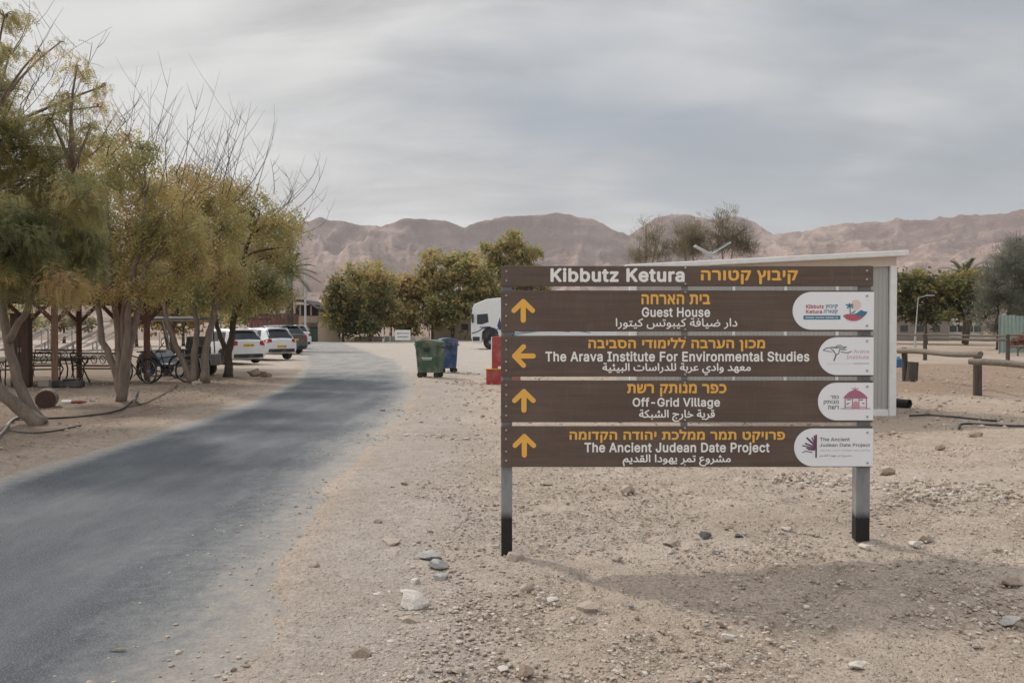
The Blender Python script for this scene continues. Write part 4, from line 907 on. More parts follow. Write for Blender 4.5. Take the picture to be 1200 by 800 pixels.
# feathery half-bare trees over the cabin roof
TB = 'half bare feathery trees behind the cabin'
mtree('sparse brown feathery tree behind the left end of the cabin roof', 757, 396, [[(757, 340), (757, 270)], [(760, 340), (768, 285)]], [(757, 295, 9, 14), (765, 280, 8, 14), (745, 305, 9, 10), (772, 300, 8, 12), (757, 268, 4, 6)], LF4, 31, dens=60, size=.6, kind='feather', name='feathery_tree', group=TB, Yd=75, twigs=[((755, 300), (755, 262), 8, .7, .03)], droop=-.6, bk=BK1)
mtree('denser brown green feathery tree in the middle behind the cabin', 812, 396, [[(812, 340), (812, 270)], [(810, 340), (800, 280)]], [(812, 272, 8, 12), (806, 285, 11, 12), (818, 283, 9, 14), (792, 292, 9, 12), (812, 298, 12, 10, -.2), (795, 272, 6, 9)], LF4, 32, dens=75, size=.6, kind='feather', name='feathery_tree', group=TB, Yd=75, twigs=[((808, 295), (808, 258), 9, .9, .03)], droop=-.6, bk=BK1)
mtree('tallest half bare feathery tree with a topmost tuft behind the cabin', 848, 396, [[(848, 330), (846, 260)], [(852, 330), (862, 275)]], [(846, 262, 8, 14), (852, 280, 10, 14, -.1), (842, 290, 8, 12, -.1), (864, 286, 10, 14), (876, 292, 8, 10), (853, 249, 5, 4), (870, 272, 6, 8)], LF4, 33, dens=70, size=.6, kind='feather', name='feathery_tree', group=TB, Yd=75, twigs=[((850, 290), (852, 245), 12, 1.0, .03), ((866, 290), (872, 260), 6, .7, .03)], droop=-.6, bk=BK1)
# dark trees on the right, palm, tamarisk
TR_ = 'trees beyond the log fence'
mtree('dark round tree just right of the cabin corner', 1085, 397, [[(1085, 370), (1084, 345)]], [(1060, 345, 18, 18), (1082, 340, 18, 16), (1070, 325, 16, 10, .2), (1095, 350, 18, 18), (1060, 362, 16, 14, -.1), (1085, 365, 20, 14, -.1), (1100, 332, 14, 10, .1), (1050, 330, 10, 14, .1), (1040, 350, 12, 16)], LF2, 41, group=TR_, Yd=78, ts=.02)
mtree('dark tree under the palm crown with two trunks', 1132, 397, [[(1132, 375), (1130, 345)], [(1138, 378), (1142, 350)]], [(1118, 345, 16, 18), (1135, 335, 16, 14, .2), (1148, 345, 12, 16, .1), (1128, 360, 18, 14, -.1), (1150, 362, 10, 12), (1115, 366, 12, 10, -.1), (1145, 322, 10, 8, .4), (1122, 326, 10, 7, .3)], LF2, 42, group=TR_, Yd=76, ts=.05)
mtree('pale grey green tamarisk at the right picture edge', 1170, 402, [[(1170, 375), (1168, 345)], [(1178, 380), (1190, 330)]], [(1165, 330, 14, 16), (1180, 310, 16, 18), (1195, 330, 16, 20), (1160, 352, 14, 14), (1178, 350, 18, 16), (1155, 372, 12, 10), (1165, 385, 13, 9), (1200, 360, 14, 18), (1205, 300, 14, 18, -.1), (1190, 290, 8, 10), (1215, 340, 16, 24), (1188, 372, 10, 8)], LF3, 43, dens=150, size=.5, kind='feather', name='tamarisk', group=TR_, Yd=60, droop=-.3, csp=.3)
# date palms
M_palm = simple('palm_leaf', (0.12, 0.14, 0.08), 0.6, var=.2, scale=1)
def palm(px_, py_, Yp, Lf, label, n=26, seed=0):
    g0 = P(px_, 400, Yp); pr = empty('date_palm', (g0.x, g0.y, 0), label, 'palm', 'date palms')
    top = P(px_, py_, Yp) - Vector((g0.x, g0.y, 0)); mb = MB(); mb.tube([(0, 0, 0), (0.1, 0, top.z * .5), top], [0.32, 0.26, 0.24], 10); mb.build('trunk', BK2, pr, smooth=True)
    for k in range(n):
        a = k * 2.399 + seed; el = 1.25 - 1.5 * (k / n); mb = MB(); pts = []
        for t in np.linspace(0, 1, 8): pts.append(Vector((cos(a) * cos(el) * Lf * t, sin(a) * cos(el) * Lf * t, sin(el) * Lf * t - .38 * Lf * t * t)) + top)
        mb.tube(pts, [.035 - .003 * i for i in range(8)], 4)
        side = Vector((-sin(a), cos(a), 0))
        for i in range(1, 8):
            for h_ in (0, .33, .66):
                if i == 7 and h_: continue
                p = pts[i].lerp(pts[min(i + 1, 7)], h_); d = (pts[i] - pts[i - 1]).normalized()
                for s_ in (-1, 1):
                    q = p + (side * s_ * .8 + d * .6 + Vector((0, 0, .1))).normalized() * (0.62 - .04 * i)
                    w_ = d * .06; mb.add([tuple(p - w_), tuple(p + w_), tuple(q)], [[0, 1, 2]])
        mb.build('palm_frond', M_palm, pr, fixn=False)
palm(1131, 324, 82, 3.0, 'date palm crown rising behind the dark trees on the right')
palm(338, 318, 58, 2.2, 'date palm crown beside the tall lamp post behind the parked cars', 22, 1)
palm(1200, 318, 86, 2.6, 'date palm behind the tamarisk at the right picture edge', 22, 2)
# fallen leaf and litter
mb = MB(); 
r_ = np.random.default_rng(55); n = 900; y = 8 + 18 * r_.random(n); x = xl(y) - 0.2 - 5 * r_.random(n) ** 1.2
tv = np.array([(-1, 0, 0), (0, -.35, .25), (1, 0, .1), (0, .35, .2)]); a = r_.random(n) * 6.28; s_ = 0.02 + .03 * r_.random(n)
Vx = (tv[None, :, 0] * np.cos(a)[:, None] - tv[None, :, 1] * np.sin(a)[:, None]) * s_[:, None] + x[:, None]; Vy = (tv[None, :, 0] * np.sin(a)[:, None] + tv[None, :, 1] * np.cos(a)[:, None]) * s_[:, None] + y[:, None]
Vz = tv[None, :, 2] * s_[:, None] + (zsm(x, y) + 0.025)[:, None]; mb.add(np.stack([Vx, Vy, Vz], -1).reshape(-1, 3), (np.arange(4)[None] + (np.arange(n) * 4)[:, None]), np.repeat(r_.random(n), 4))
tag(mb.build('leaf_litter', LF4, fixn=False), 'dry fallen leaves under the trees left of the road', kind='stuff')
g = G(137, 761, .012); mb = MB(); mb.add([(-.05, 0, 0), (-.02, -.012, .008), (.03, -.008, .012), (.055, .004, .004), (.02, .014, .006)], [[0, 1, 2, 3, 4]]); o = mb.build('fallen_leaf', simple('yellow_leaf', (0.55, 0.40, 0.10), .6), loc=g)
tag(o, 'single yellow leaf lying on the asphalt', 'leaf')
# ================================================================== CARS
M_glass = simple('car_glass', (0.02, 0.025, 0.03), 0.08, 0.0, var=.05, spec=.6); M_tyre = simple('tyre_rubber', (0.025, 0.024, 0.023), .9, dust=.2); M_rim = simple('alloy_rim', (0.35, 0.35, 0.36), .35, .7)
M_blackpl = simple('black_plastic', (0.035, 0.035, 0.037), .7, dust=.25); M_lamp = simple('tail_lamp_red', (0.35, 0.015, 0.02), .2, spec=.6); M_plate_y = simple('yellow_plate', (0.75, 0.50, 0.06), .5); M_ink = simple('black_ink', (0.02, 0.02, 0.02), .6)
def paint(name, col, dust=.12):
    if name in _M: return _M[name]
    b = NB(name); d = b.ramp(b.noise(2.5, 4), [(0.4, 0.0), (0.75, dust)]); c = b.mix(d, col, (0.42, 0.36, 0.3))
    b.b.inputs['Coat Weight'].default_value = 0.6; b.b.inputs['Coat Roughness'].default_value = 0.08
    _M[name] = b.done(c, 0.35, None, 0, .5); return _M[name]
def car(name, label, cat, pos, heading, S, W2, body_m, wb, wr, win, roof_rails=False, lamp=(0.72, 0.98), plate_z=0.78, clad=False, dark_roof=None):
    """S: stations (x, zlow, zbelt, ztop, halfwidth, halfwidth_top) from rear to front; heading: rz of local +x (forward)"""
    root = empty(name, pos, label, cat, 'cars parked along the left of the road', heading)
    S = np.array(S, float); xr0, xf0 = S[0, 0], S[-1, 0]
    def st(x): return [np.interp(x, S[:, 0], S[:, k]) for k in range(1, 6)]
    def sec(x):
        zl_, zb_, zt_, hw, ht = st(x); zb2 = min(zb_, zt_ - 0.03); 
        return np.array([(0, zl_), (hw * .88, zl_), (hw * .985, zl_ + .10), (hw, zl_ + (zb2 - zl_) * .5), (hw * .985, zb2 - .07), (hw * .95, zb2), (hw * .95 * .45 + ht * .55, zb2 + (zt_ - zb2) * .52), (ht, zt_ - .055 * min(1, (zt_ - zb2) / .3) - .01), (ht * .86, zt_ - .008), (0, zt_ + .015)])
    xs_ = sorted(set(list(np.linspace(xr0, xf0, 44)) + list(S[:, 0]))); V_ = []; 
    for x in xs_:
        s_ = sec(x); V_ += [(x, y, z) for y, z in s_] + [(x, -y, z) for y, z in s_[-2:0:-1]]
    m_ = 18; n_ = len(xs_); F_ = [[i * m_ + k, i * m_ + (k + 1) % m_, (i + 1) * m_ + (k + 1) % m_, (i + 1) * m_ + k] for i in range(n_ - 1) for k in range(m_)]
    F_ += [list(range(m_)), list(range((n_ - 1) * m_, n_ * m_))[::-1]]
    mb = MB(); mb.add(V_, F_); body = mb.build('body', body_m, root, smooth=True)
    cut = []
    for wx_ in wb:
        for s_ in (-1, 1):
            c_ = MB(); c_.lathe([(wr * 1.17, -0.2), (wr * 1.17, 0.2)], (wx_, s_ * (W2 + .02), wr), 'y', 24); cut.append(c_)
    cm = MB()
    for c_ in cut: cm.add(c_.v[0], c_.f[0])
    co_ = cm.build('cutter', M_blackpl); bo = body.modifiers.new('b', 'BOOLEAN'); bo.object = co_; bo.operation = 'DIFFERENCE'; bo.solver = 'EXACT'
    body.parent = None
    dg = bpy.context.evaluated_depsgraph_get(); nm = bpy.data.meshes.new_from_object(body.evaluated_get(dg)); body.modifiers.clear(); body.data = nm; body.parent = root
    nm.materials.clear(); nm.materials.append(body_m); bpy.data.objects.remove(co_)
    nm.polygons.foreach_set('use_smooth', [True] * len(nm.polygons)); 
    mm = body.modifiers.new('edge', 'EDGE_SPLIT'); mm.split_angle = radians(38)
    def side_pt(x, t, s_, off):              # t: 0 at the belt, 1 at the roof edge
        q = sec(x); 
        y = np.interp(t, [0, .5, 1], [q[5][0], q[6][0], q[7][0]]); z = np.interp(t, [0, .5, 1], [q[5][1], q[6][1], q[7][1]]); return (x, s_ * (y + off), z)
    for (a0, b0, a1, b1) in win:             # side windows: bottom xrange, top xrange
        for s_ in (-1, 1):
            mb = MB(); V_ = []
            for i in range(7):
                for j in range(4):
                    t = .07 + .80 * j / 3; u = i / 6; x = (a0 + (b0 - a0) * u) * (1 - t) + (a1 + (b1 - a1) * u) * t; V_.append(side_pt(x, t, s_, .006))
            mb.add(V_, [[i * 4 + j, i * 4 + j + 1, i * 4 + j + 5, i * 4 + j + 4] for i in range(6) for j in range(3)]); mb.build('side_window', M_glass, root, smooth=True, fixn=False)
    def top_patch(nm_, xa, xb, m, inset=.93, y0=-1, y1=1):
        mb = MB(); V_ = []
        for i in range(6):
            x = xa + (xb - xa) * i / 5; q = sec(x); d = Vector((sec(x + .02)[9][1] - sec(x - .02)[9][1], 0, -.04)).normalized() * -.008
            for j in range(7):
                yy = (y0 + (y1 - y0) * j / 6) * q[7][0] * inset; z = np.interp(abs(yy), [0, q[8][0], q[7][0]], [q[9][1], q[8][1], q[7][1]])
                V_.append((x + (-d.x if False else (-.008 if xa < 0 else .008)), yy, z + .006))
        mb.add(V_, [[i * 7 + j, i * 7 + j + 1, i * 7 + j + 8, i * 7 + j + 7] for i in range(5) for j in range(6)]); return mb.build(nm_, m, root, smooth=True, fixn=False)
    xs2 = S[:, 0]; zt2 = S[:, 3]
    rwin = top_patch('rear_window', S[1, 0] + .02, S[2, 0] - .04, M_glass); top_patch('windscreen', S[-4, 0] - .02, S[-5, 0] + .06, M_glass)
    w_ = MB(); w_.bar((0, -.02, .0), (-.02, .34, .05), .012, .012); wz = sec(S[1, 0] + .03)[9][1]; w_.build('wiper', M_blackpl, rwin, loc=(S[1, 0] + .0, 0, wz + .03))
    # lamps wrap the rear corners
    for s_ in (-1, 1):
        mb = MB(); V_ = []; l0, l1 = lamp
        for i in range(4):
            x = xr0 + .0 + .26 * i / 3; q = sec(x)
            for j in range(3):
                z = l0 + (l1 - l0) * j / 2 - .02 * i; y = np.interp(z, [q[2][1], q[3][1], q[4][1], q[5][1], q[6][1]], [q[2][0], q[3][0], q[4][0], q[5][0], q[6][0]]); V_.append((x - (.012 if i == 0 else 0), s_ * (y + .008), z))
        q = sec(xr0)
        for j in range(3): V_.append((xr0 - .012, s_ * (q[4][0] - .20), l0 + .03 + (l1 - l0 - .05) * j / 2))
        f_ = [[i * 3 + j, i * 3 + j + 1, i * 3 + j + 4, i * 3 + j + 3] for i in range(3) for j in range(2)] + [[12 + j, 13 + j, 1 + j, j] for j in range(2)]
        mb.add(V_, f_); mb.build('tail_light', M_lamp, root, fixn=False)
        mb = MB(); zb_ = st(wb[1] + .55)[1]; mb.box((0, 0, 0), (.12, .20, .13)); o = mb.build('wing_mirror', body_m, root, loc=(wb[1] - .45 + .1, s_ * (W2 + .07), zb_ + .02)); bevel(o, .03)
        for wx_ in wb:
            y = s_ * (W2 - .10); t_ = MB(); t_.lathe([(wr * .62, -.10), (wr * .95, -.10), (wr, -.06), (wr, .06), (wr * .95, .10), (wr * .62, .10)], (0, 0, 0), 'y', 24)
            wo = t_.build('wheel', M_tyre, root, smooth=False, loc=(wx_, y, wr)); r2 = MB(); r2.lathe([(wr * .66, -.085), (wr * .66, .085)], (0, 0, 0), 'y', 20); r2.build('rim', M_blackpl, wo)
            r3 = MB()
            for k in range(5):
                a = 2 * pi * k / 5; r3.bar((0, s_ * .088, 0), (wr * .62 * cos(a), s_ * .088, wr * .62 * sin(a)), .02, .06)
            r3.lathe([(wr * .66, s_ * .08), (wr * .66, s_ * .092), (wr * .58, s_ * .092)], (0, 0, 0), 'y', 20); r3.build('spokes', M_rim, wo)
    mb = MB(); mb.box((0, 0, 0), (.12, W2 * 1.62, .17)); o = mb.build('rear_bumper', M_blackpl, root, loc=(xr0 + .03, 0, S[0, 1] + .045)); bevel(o, .04)
    mb = MB(); mb.box((0, 0, 0), (.012, .50, .115)); pl = mb.build('number_plate', M_plate_y, root, loc=(xr0 - .012, 0, plate_z))
    mb = MB()
    for k in range(7): mb.box((-.0085, -.19 + k * .063, 0), (.004, .03 if k not in (2, 5) else .015, .06 if k not in (2, 5) else .012))
    mb.build('plate_number', M_ink, pl)
    mb = MB(); zt_ = sec(S[2, 0])[9][1]; mb.box((0, 0, 0), (.20, W2 * 1.15, .03)); o = mb.build('roof_spoiler', dark_roof or body_m, root, loc=(S[2, 0] - .06, 0, zt_ + .0)); bevel(o, .012)
    if roof_rails:
        for s_ in (-1, 1):
            mb = MB(); xa, xb = S[2, 0] + .15, S[-5, 0] - .25; h = sec((xa + xb) / 2)[8]; y = s_ * h[0] * 1.04; z = h[1] + .05
            mb.tube([(xa, y, z - .07), (xa + .1, y, z), (xb - .1, y, z), (xb, y, z - .07)], .02, 6); mb.build('roof_rail', M_blackpl, root)
    if clad:
        for s_ in (-1, 1):
            mb = MB(); mb.box((0, 0, 0), (abs(wb[1] - wb[0]) - 2.5 * wr, .05, .16)); o = mb.build('sill_cladding', M_blackpl, root, loc=((wb[0] + wb[1]) / 2, s_ * (W2 - .0), S[3, 1] + .08)); bevel(o, .015)
            for wx_ in wb:
                mb = MB(); n = 16; pts = [(wx_ + r * cos(pi * (k / n) * 1.1 - .15), wr + r * sin(pi * (k / n) * 1.1 - .15)) for r in (wr * 1.17,) for k in range(n + 1)]
                pts2 = [(wx_ + wr * 1.32 * cos(pi * (k / n) * 1.1 - .15), wr + wr * 1.32 * sin(pi * (k / n) * 1.1 - .15)) for k in range(n + 1)]
                V_ = [(a, s_ * (W2 + .012), b2) for a, b2 in pts] + [(a, s_ * (W2 + .006), b2) for a, b2 in pts2]; mb.add(V_, [[k, k + 1, k + n + 2, k + n + 1] for k in range(n)]); mb.build('wheel_arch_trim', M_blackpl, root, fixn=False)
    return root
def hatch(L_, H_, W2, zl_=.17):
    h = L_ / 2; return [(-h, zl_ + .14, .90, .97, W2 * .86, W2 * .72), (-h + .07, zl_ + .06, .93, 1.02, W2 * .97, W2 * .80), (-h + .42, zl_, .95, H_ - .06, W2, W2 * .74), (-h + .62, zl_, .95, H_ - .02, W2, W2 * .75), (-h + 1.3, zl_, .93, H_, W2, W2 * .76),
        (-.05, zl_, .91, H_ - .01, W2, W2 * .76), (.42, zl_, .90, H_ - .09, W2, W2 * .73), (h - 1.02, zl_, .89, 1.00, W2, W2 * .84), (h - .28, zl_ + .02, .78, .84, W2 * .95, W2 * .78), (h, zl_ + .10, .55, .62, W2 * .72, W2 * .6)]
NH = math.atan2(.68, -.73)
PW = paint('white_car_paint', (0.74, 0.75, 0.76)); PD = paint('dark_grey_car_paint', (0.045, 0.047, 0.055), .2); PG = paint('grey_car_paint', (0.16, 0.17, 0.18), .2)
def car_at(rx, ry, L_): return (rx + cos(NH) * L_ / 2, ry + sin(NH) * L_ / 2, 0.02)
WN = lambda h: [(-h + .55, -h + 1.05, -h + .72, -h + 1.0), (-h + 1.12, -.02 + .1, -h + 1.08, .02 + .05), (.16, h - 1.18, .12, .50)]
car('parked_car', 'white hatchback with a yellow plate and black lower bumper, nearest of the parked cars', 'car', car_at(-11.2, 36.3, 3.95), NH, hatch(3.95, 1.50, .85), .85, PW, (-1.22, 1.28), .31, WN(1.97), lamp=(.78, 1.0), plate_z=.80)
car('parked_car', 'small white crossover with black wheel arches, second of the parked cars', 'car', car_at(-10.95, 40.6, 4.0), NH, hatch(4.0, 1.55, .87, .28), .87, PW, (-1.22, 1.3), .34, WN(2.0), lamp=(.84, 1.02), plate_z=.66, clad=True, roof_rails=True)
car('parked_car', 'dark grey sport utility car, third of the parked cars', 'car', car_at(-12.6, 49.5, 4.6), NH, [(x * 1.16, a + .05, b2 + .14, c + .16, d, e) for x, a, b2, c, d, e in hatch(3.97, 1.52, .93)], .93, PD, (-1.4, 1.45), .37, [(a * 1.16, b2 * 1.16, c * 1.16, d * 1.16) for a, b2, c, d in WN(1.97)], lamp=(.95, 1.12), plate_z=.85, roof_rails=True, clad=True)
car('parked_car', 'grey car mostly hidden behind the dark sport utility car', 'car', car_at(-13.6, 53.8, 4.5), NH, [(x * 1.14, a + .02, b2 + .04, c + .06, d, e) for x, a, b2, c, d, e in hatch(3.97, 1.50, .90)], .90, PG, (-1.38, 1.4), .34, [(a * 1.14, b2 * 1.14, c * 1.14, d * 1.14) for a, b2, c, d in WN(1.97)], lamp=(.85, 1.02))
car('parked_car', 'white car at the far end of the parked row with a high roof', 'car', car_at(-15.4, 62.5, 4.5), NH, [(x * 1.14, a + .05, b2 + .12, c + .20, d, e) for x, a, b2, c, d, e in hatch(3.97, 1.52, .90)], .90, PW, (-1.38, 1.4), .36, [(a * 1.14, b2 * 1.14, c * 1.14, d * 1.14) for a, b2, c, d in WN(1.97)], lamp=(.9, 1.1))

# ================================================================== BINS
def bin4(label, pos, rz, m, w_, d_, h_, mark=False, white_lid=False):
    root = empty('wheeled_bin', pos, label, 'bin', 'large wheeled refuse bins on the gravel lot', rz)
    zb_ = .17; V_ = []; n = 6
    for t in np.linspace(0, 1, n):
        sx_ = (w_ * (.86 + .14 * t)) / 2; sy_ = (d_ * (.78 + .22 * t)) / 2; z = zb_ + (h_ * .86 - zb_) * t; c_ = .06
        V_ += [(-sx_ + c_, -sy_, z), (sx_ - c_, -sy_, z), (sx_, -sy_ + c_, z), (sx_, sy_ - c_, z), (sx_ - c_, sy_, z), (-sx_ + c_, sy_, z), (-sx_, sy_ - c_, z), (-sx_, -sy_ + c_, z)]
    F_ = [[i * 8 + k, i * 8 + (k + 1) % 8, i * 8 + 8 + (k + 1) % 8, i * 8 + 8 + k] for i in range(n - 1) for k in range(8)] + [list(range(8))[::-1], list(range((n - 1) * 8, n * 8))]
    mb = MB(); mb.add(V_, F_); mb.build('body', m, root)
    mb = MB(); mb.box((0, 0, h_ * .87), (w_ * 1.04, d_ * 1.04, .05)); o = mb.build('rim', m, root); bevel(o, .015)
    mb = MB(); pts = [(-w_ * .5, h_ * .895)] + [(w_ * .5 * math.cos(a), h_ * .93 + h_ * .07 * math.sin(a)) for a in np.linspace(pi, 0, 12)] + [(w_ * .5, h_ * .895)]
    mb.prism(pts, -d_ * .51, d_ * .51); o = mb.build('lid', m, root); bevel(o, .02)
    for s_ in (-1, 1):
        mb = MB(); mb.bar((s_ * w_ * .33, -d_ * .37, zb_ + .05), (s_ * w_ * .40, -d_ * .505, h_ * .84), .05, .04); mb.build('rib', m, root)
        mb = MB(); mb.tube([(s_ * w_ * .5, -.03, h_ * .8), (s_ * (w_ * .5 + .09), -.03, h_ * .8)], .028, 8); mb.build('lifting_pin', M_blackpl, root)
        for q in (-1, 1):
            mb = MB(); mb.lathe([(.085, -.025), (.1, -.015), (.1, .015), (.085, .025)], (0, 0, 0), 'y', 16); wo = mb.build('wheel', M_tyre, root, loc=(s_ * w_ * .33, q * d_ * .30, .10), rz=.4 * s_ * q)
            mb = MB(); mb.box((0, 0, .07), (.05, .075, .11)); mb.build('fork', M_blackpl, wo)
    mb = MB(); mb.prism([(-.14, h_ * .83), (.14, h_ * .83), (.09, h_ * .70), (0, h_ * .66), (-.09, h_ * .70)], -d_ * .49, -d_ * .475); mb.build('lid_pocket', M_blackpl, root)
    if mark:
        mb = MB()
        for k in range(7): mb.box((-.15 + k * .05, -d_ * .455, h_ * .53), (.035, .006, .03)); 
        for k in range(5): mb.box((-.12 + k * .06, -d_ * .448, h_ * .49), (.045, .006, .02))
        mb.build('printed_mark', M_plate, root)
    return root
M_gbin = simple('green_bin_plastic', (0.055, 0.105, 0.062), .6, dust=.45); M_bbin = simple('blue_bin_plastic', (0.025, 0.065, 0.16), .55, dust=.35)
bin4('green wheeled bin with a domed lid on the gravel lot', (-2.58, 26.9, 0), radians(-14), M_gbin, .80, .66, 1.2, True)
bin4('blue wheeled bin standing behind the green bin', (-2.25, 29.8, 0), radians(14), M_bbin, .62, .74, 1.22)
# red fire hose cabinet
M_red = simple('fire_red_paint', (0.36, 0.045, 0.045), .55, dust=.4); g = G(575, 451)
root = empty('fire_hose_cabinet', (g.x, g.y, 0), 'tall red fire cabinet standing on a low red box behind the sign', 'cabinet')
mb = MB(); mb.box((.35, .3, .21), (.95, .5, .42)); o = mb.build('base_box', M_red, root); bevel(o, .015)
mb = MB(); mb.box((.35, .3, .435), (.99, .54, .03)); mb.build('yellow_edge', simple('yellow_trim', (0.65, 0.33, 0.05), .5), root)
mb = MB(); mb.box((.52, .34, .90), (1.02, .4, .86)); o = mb.build('cabinet_body', M_red, root); bevel(o, .012)
mb = MB(); mb.box((.02, .34, .90), (.022, .42, .84)); mb.build('side_trim', M_plate, root)
mb = MB(); mb.box((.56, .128, .90), (.80, .02, .76)); d_ = mb.build('door', M_red, root); mb = MB(); mb.box((.9, .11, .9), (.03, .03, .12)); mb.build('handle', M_bolt, d_)
mb = MB(); mb.box((.30, .12, .475), (.2, .05, .07)); mb.build('label_plate', M_plate, root)

# ================================================================== TANKER TRUCK
M_tw = paint('truck_white', (0.70, 0.71, 0.72), .15); YT = 62.0; xt = P(553, 400, YT).x
tr = empty('tanker_truck', (xt, YT, 0), 'white tanker truck with a high roofed cab standing behind the sign', 'truck')
mb = MB(); mb.prism([(0.10, .45), (0, .95), (0, 1.9), (.10, 2.95), (.22, 3.22), (1.1, 3.58), (2.25, 3.70), (2.25, .95), (1.95, .95), (1.92, 1.25), (1.7, 1.5), (1.35, 1.58), (1.0, 1.5), (.8, 1.25), (.78, .95), (.72, .45)], -1.2, 1.2); cab = mb.build('cab', M_tw, tr); bevel(cab, .05)
mb = MB(); mb.box((1.35, 0, 1.15), (1.2, 2.1, .9)); mb.build('wheel_housing', M_blackpl, tr)
mb = MB(); mb.prism([(-.02, 1.75), (.09, 2.62), (.13, 2.62), (.02, 1.75)], -1.05, 1.05); mb.build('windscreen', M_glass, tr)
for s_ in (-1, 1):
    mb = MB(); mb.prism([(.42, 1.80), (.42, 2.48), (1.18, 2.55), (1.25, 1.95), (.75, 1.78)], s_ * 1.2 if s_ > 0 else -1.215, 1.215 if s_ > 0 else -1.2); mb.build('side_window', M_glass, tr)
    mb = MB(); mb.box((.12, s_ * 1.36, 2.2), (.14, .22, .62)); o = mb.build('mirror', M_blackpl, tr); bevel(o, .03)
    mb = MB(); mb.box((.36, s_ * 1.21, .75), (.5, .02, .30)); mb.build('step', M_blackpl, tr)
mb = MB(); mb.prism([(-.22, 2.80), (.16, 2.95), (.16, 2.88), (-.2, 2.74)], -1.1, 1.1); mb.build('sun_visor', M_blackpl, tr)
c_navy = simple('truck_navy', (0.03, 0.05, 0.13), .4); c_cy = simple('truck_teal', (0.03, 0.28, 0.36), .4); c_pu = simple('truck_purple', (0.22, 0.16, 0.36), .4)
mb = MB()
for k in range(6): mb.box((.66 + k * .13, -1.205, 1.60), (.09, .008, .09))
mb.build('printed_mark', c_navy, tr)
mb = MB(); mb.prism([(1.85, 1.65), (2.05, 2.3), (2.1, 2.0), (2.2, 1.5), (2.05, 1.35)], -1.212, -1.2); mb.build('swoosh', c_navy, tr)
mb = MB(); mb.prism([(.05, 1.18), (.5, 1.32), (.8, 1.55), (1.3, 1.64), (1.8, 1.42), (2.2, 1.7), (2.2, 1.62), (1.8, 1.34), (1.3, 1.56), (.85, 1.47), (.5, 1.24), (.05, 1.10)], -1.209, -1.2); mb.build('stripe', c_navy, tr)
mb = MB(); mb.lathe([(.3, 2.75), (.95, 2.85), (1.15, 3.05), (1.2, 3.4), (1.2, 11.4), (1.1, 11.7), (.5, 11.9)], (0, 0, 2.25), 'x', 28); mb.build('tank', simple('tank_grey', (0.42, 0.44, 0.47), .4, .2), tr, smooth=True)
mb = MB(); mb.box((6.6, 0, .98), (8.9, .9, .2)); mb.build('chassis', M_blackpl, tr)
sk = MB(); sk.box((7.2, -1.2, 1.28), (8.2, .06, .62)); sk.build('side_skirt', M_tw, tr)
for (xa, xb, z0, z1, m) in [(3.0, 8.5, 1.05, 1.42, c_cy), (3.1, 7.0, 1.2, 1.38, c_pu)]:
    mb = MB(); t = np.linspace(0, 1, 14); top = [(xa + (xb - xa) * q, z0 + (z1 - z0) * sin(pi * q * .85)) for q in t]; mb.prism(top + [(a, c - .06) for a, c in top[::-1]], -1.24 - (.004 if m is c_cy else 0), -1.232); mb.build('swoosh', m, tr)
for wx_ in (1.38, 3.4, 8.6, 9.9, 11.1):
    for s_ in (-1, 1):
        mb = MB(); mb.lathe([(.30, -.14), (.49, -.14), (.51, -.1), (.51, .1), (.49, .14), (.30, .14)], (0, 0, 0), 'y', 22); wo = mb.build('wheel', M_tyre, tr, loc=(wx_, s_ * 1.05, .51)); mb = MB(); mb.lathe([(.31, -.1), (.31, .1)], (0, 0, 0), 'y', 18); mb.lathe([(.13, -.15), (.13, .15)], (0, 0, 0), 'y', 10); mb.build('rim', M_rim, wo)

# ================================================================== CABIN behind the sign
M_wall = simple('light_grey_sheet', (0.40, 0.395, 0.38), .55, .1, var=.05, scale=1.5, dust=.1); M_trim = simple('white_trim', (0.74, 0.74, 0.73), .5, dust=.1); M_cream = simple('cream_fascia', (0.60, 0.52, 0.43), .6)
A = G(1047, 487); LC = A.x - P(738, 400, A.y).x; SL = 0.052
hh = P(1047, 312, A.y).z
cab_ = empty('site_cabin', (A.x, A.y, 0.0), 'long grey cabin with white trim and a gently sloping roof right behind the sign', 'cabin', rz=pi)     # local +x runs left along the front, +y faces the road
nP = 5; pw = (LC - .12) / nP; hz_ = lambda x: hh - SL * x
for k in range(nP):
    mb = MB(); V_ = []; n = 48; x0_ = .12 + k * pw + .006; x1_ = .12 + (k + 1) * pw - .006
    for i in range(n + 1):
        x = x0_ + (x1_ - x0_) * i / n; yy = .03 + .012 * (1 if (i // 2) % 2 else 0); V_ += [(x, yy, .12), (x, yy, hz_(x))]
    mb.add(V_, [[2 * i, 2 * i + 1, 2 * i + 3, 2 * i + 2] for i in range(n)]); mb.build('wall_panel', M_wall, cab_, fixn=False)
    if k: mb = MB(); x = .12 + k * pw; mb.box((x, .045, (hz_(x) + .12) / 2), (.05, .03, hz_(x) - .14)); mb.build('cover_strip', M_trim, cab_)
mb = MB(); mb.prism([(.06, .05), (LC - .06, .05), (LC - .06, hz_(LC) + .02), (.06, hh + .02)], -2.4, -.02); mb.build('side_and_back_wall', M_wall, cab_)
mb = MB(); mb.box((.05, .03, hh / 2), (.12, .12, hh)); o = mb.build('corner_post', M_trim, cab_); bevel(o, .008)
mb = MB(); mb.box((LC - .05, .03, hz_(LC) / 2), (.12, .12, hz_(LC))); mb.build('corner_post', M_trim, cab_)
mb = MB(); mb.box((LC / 2, .045, .06), (LC - .24, .05, .12)); mb.build('base_rail', M_trim, cab_)
mb = MB(); mb.prism([(-.0, hh + .003), (LC, hz_(LC) + .003), (LC, hz_(LC) + .17), (-.0, hh + .17)], .02, .075); mb.build('fascia', M_cream, cab_)
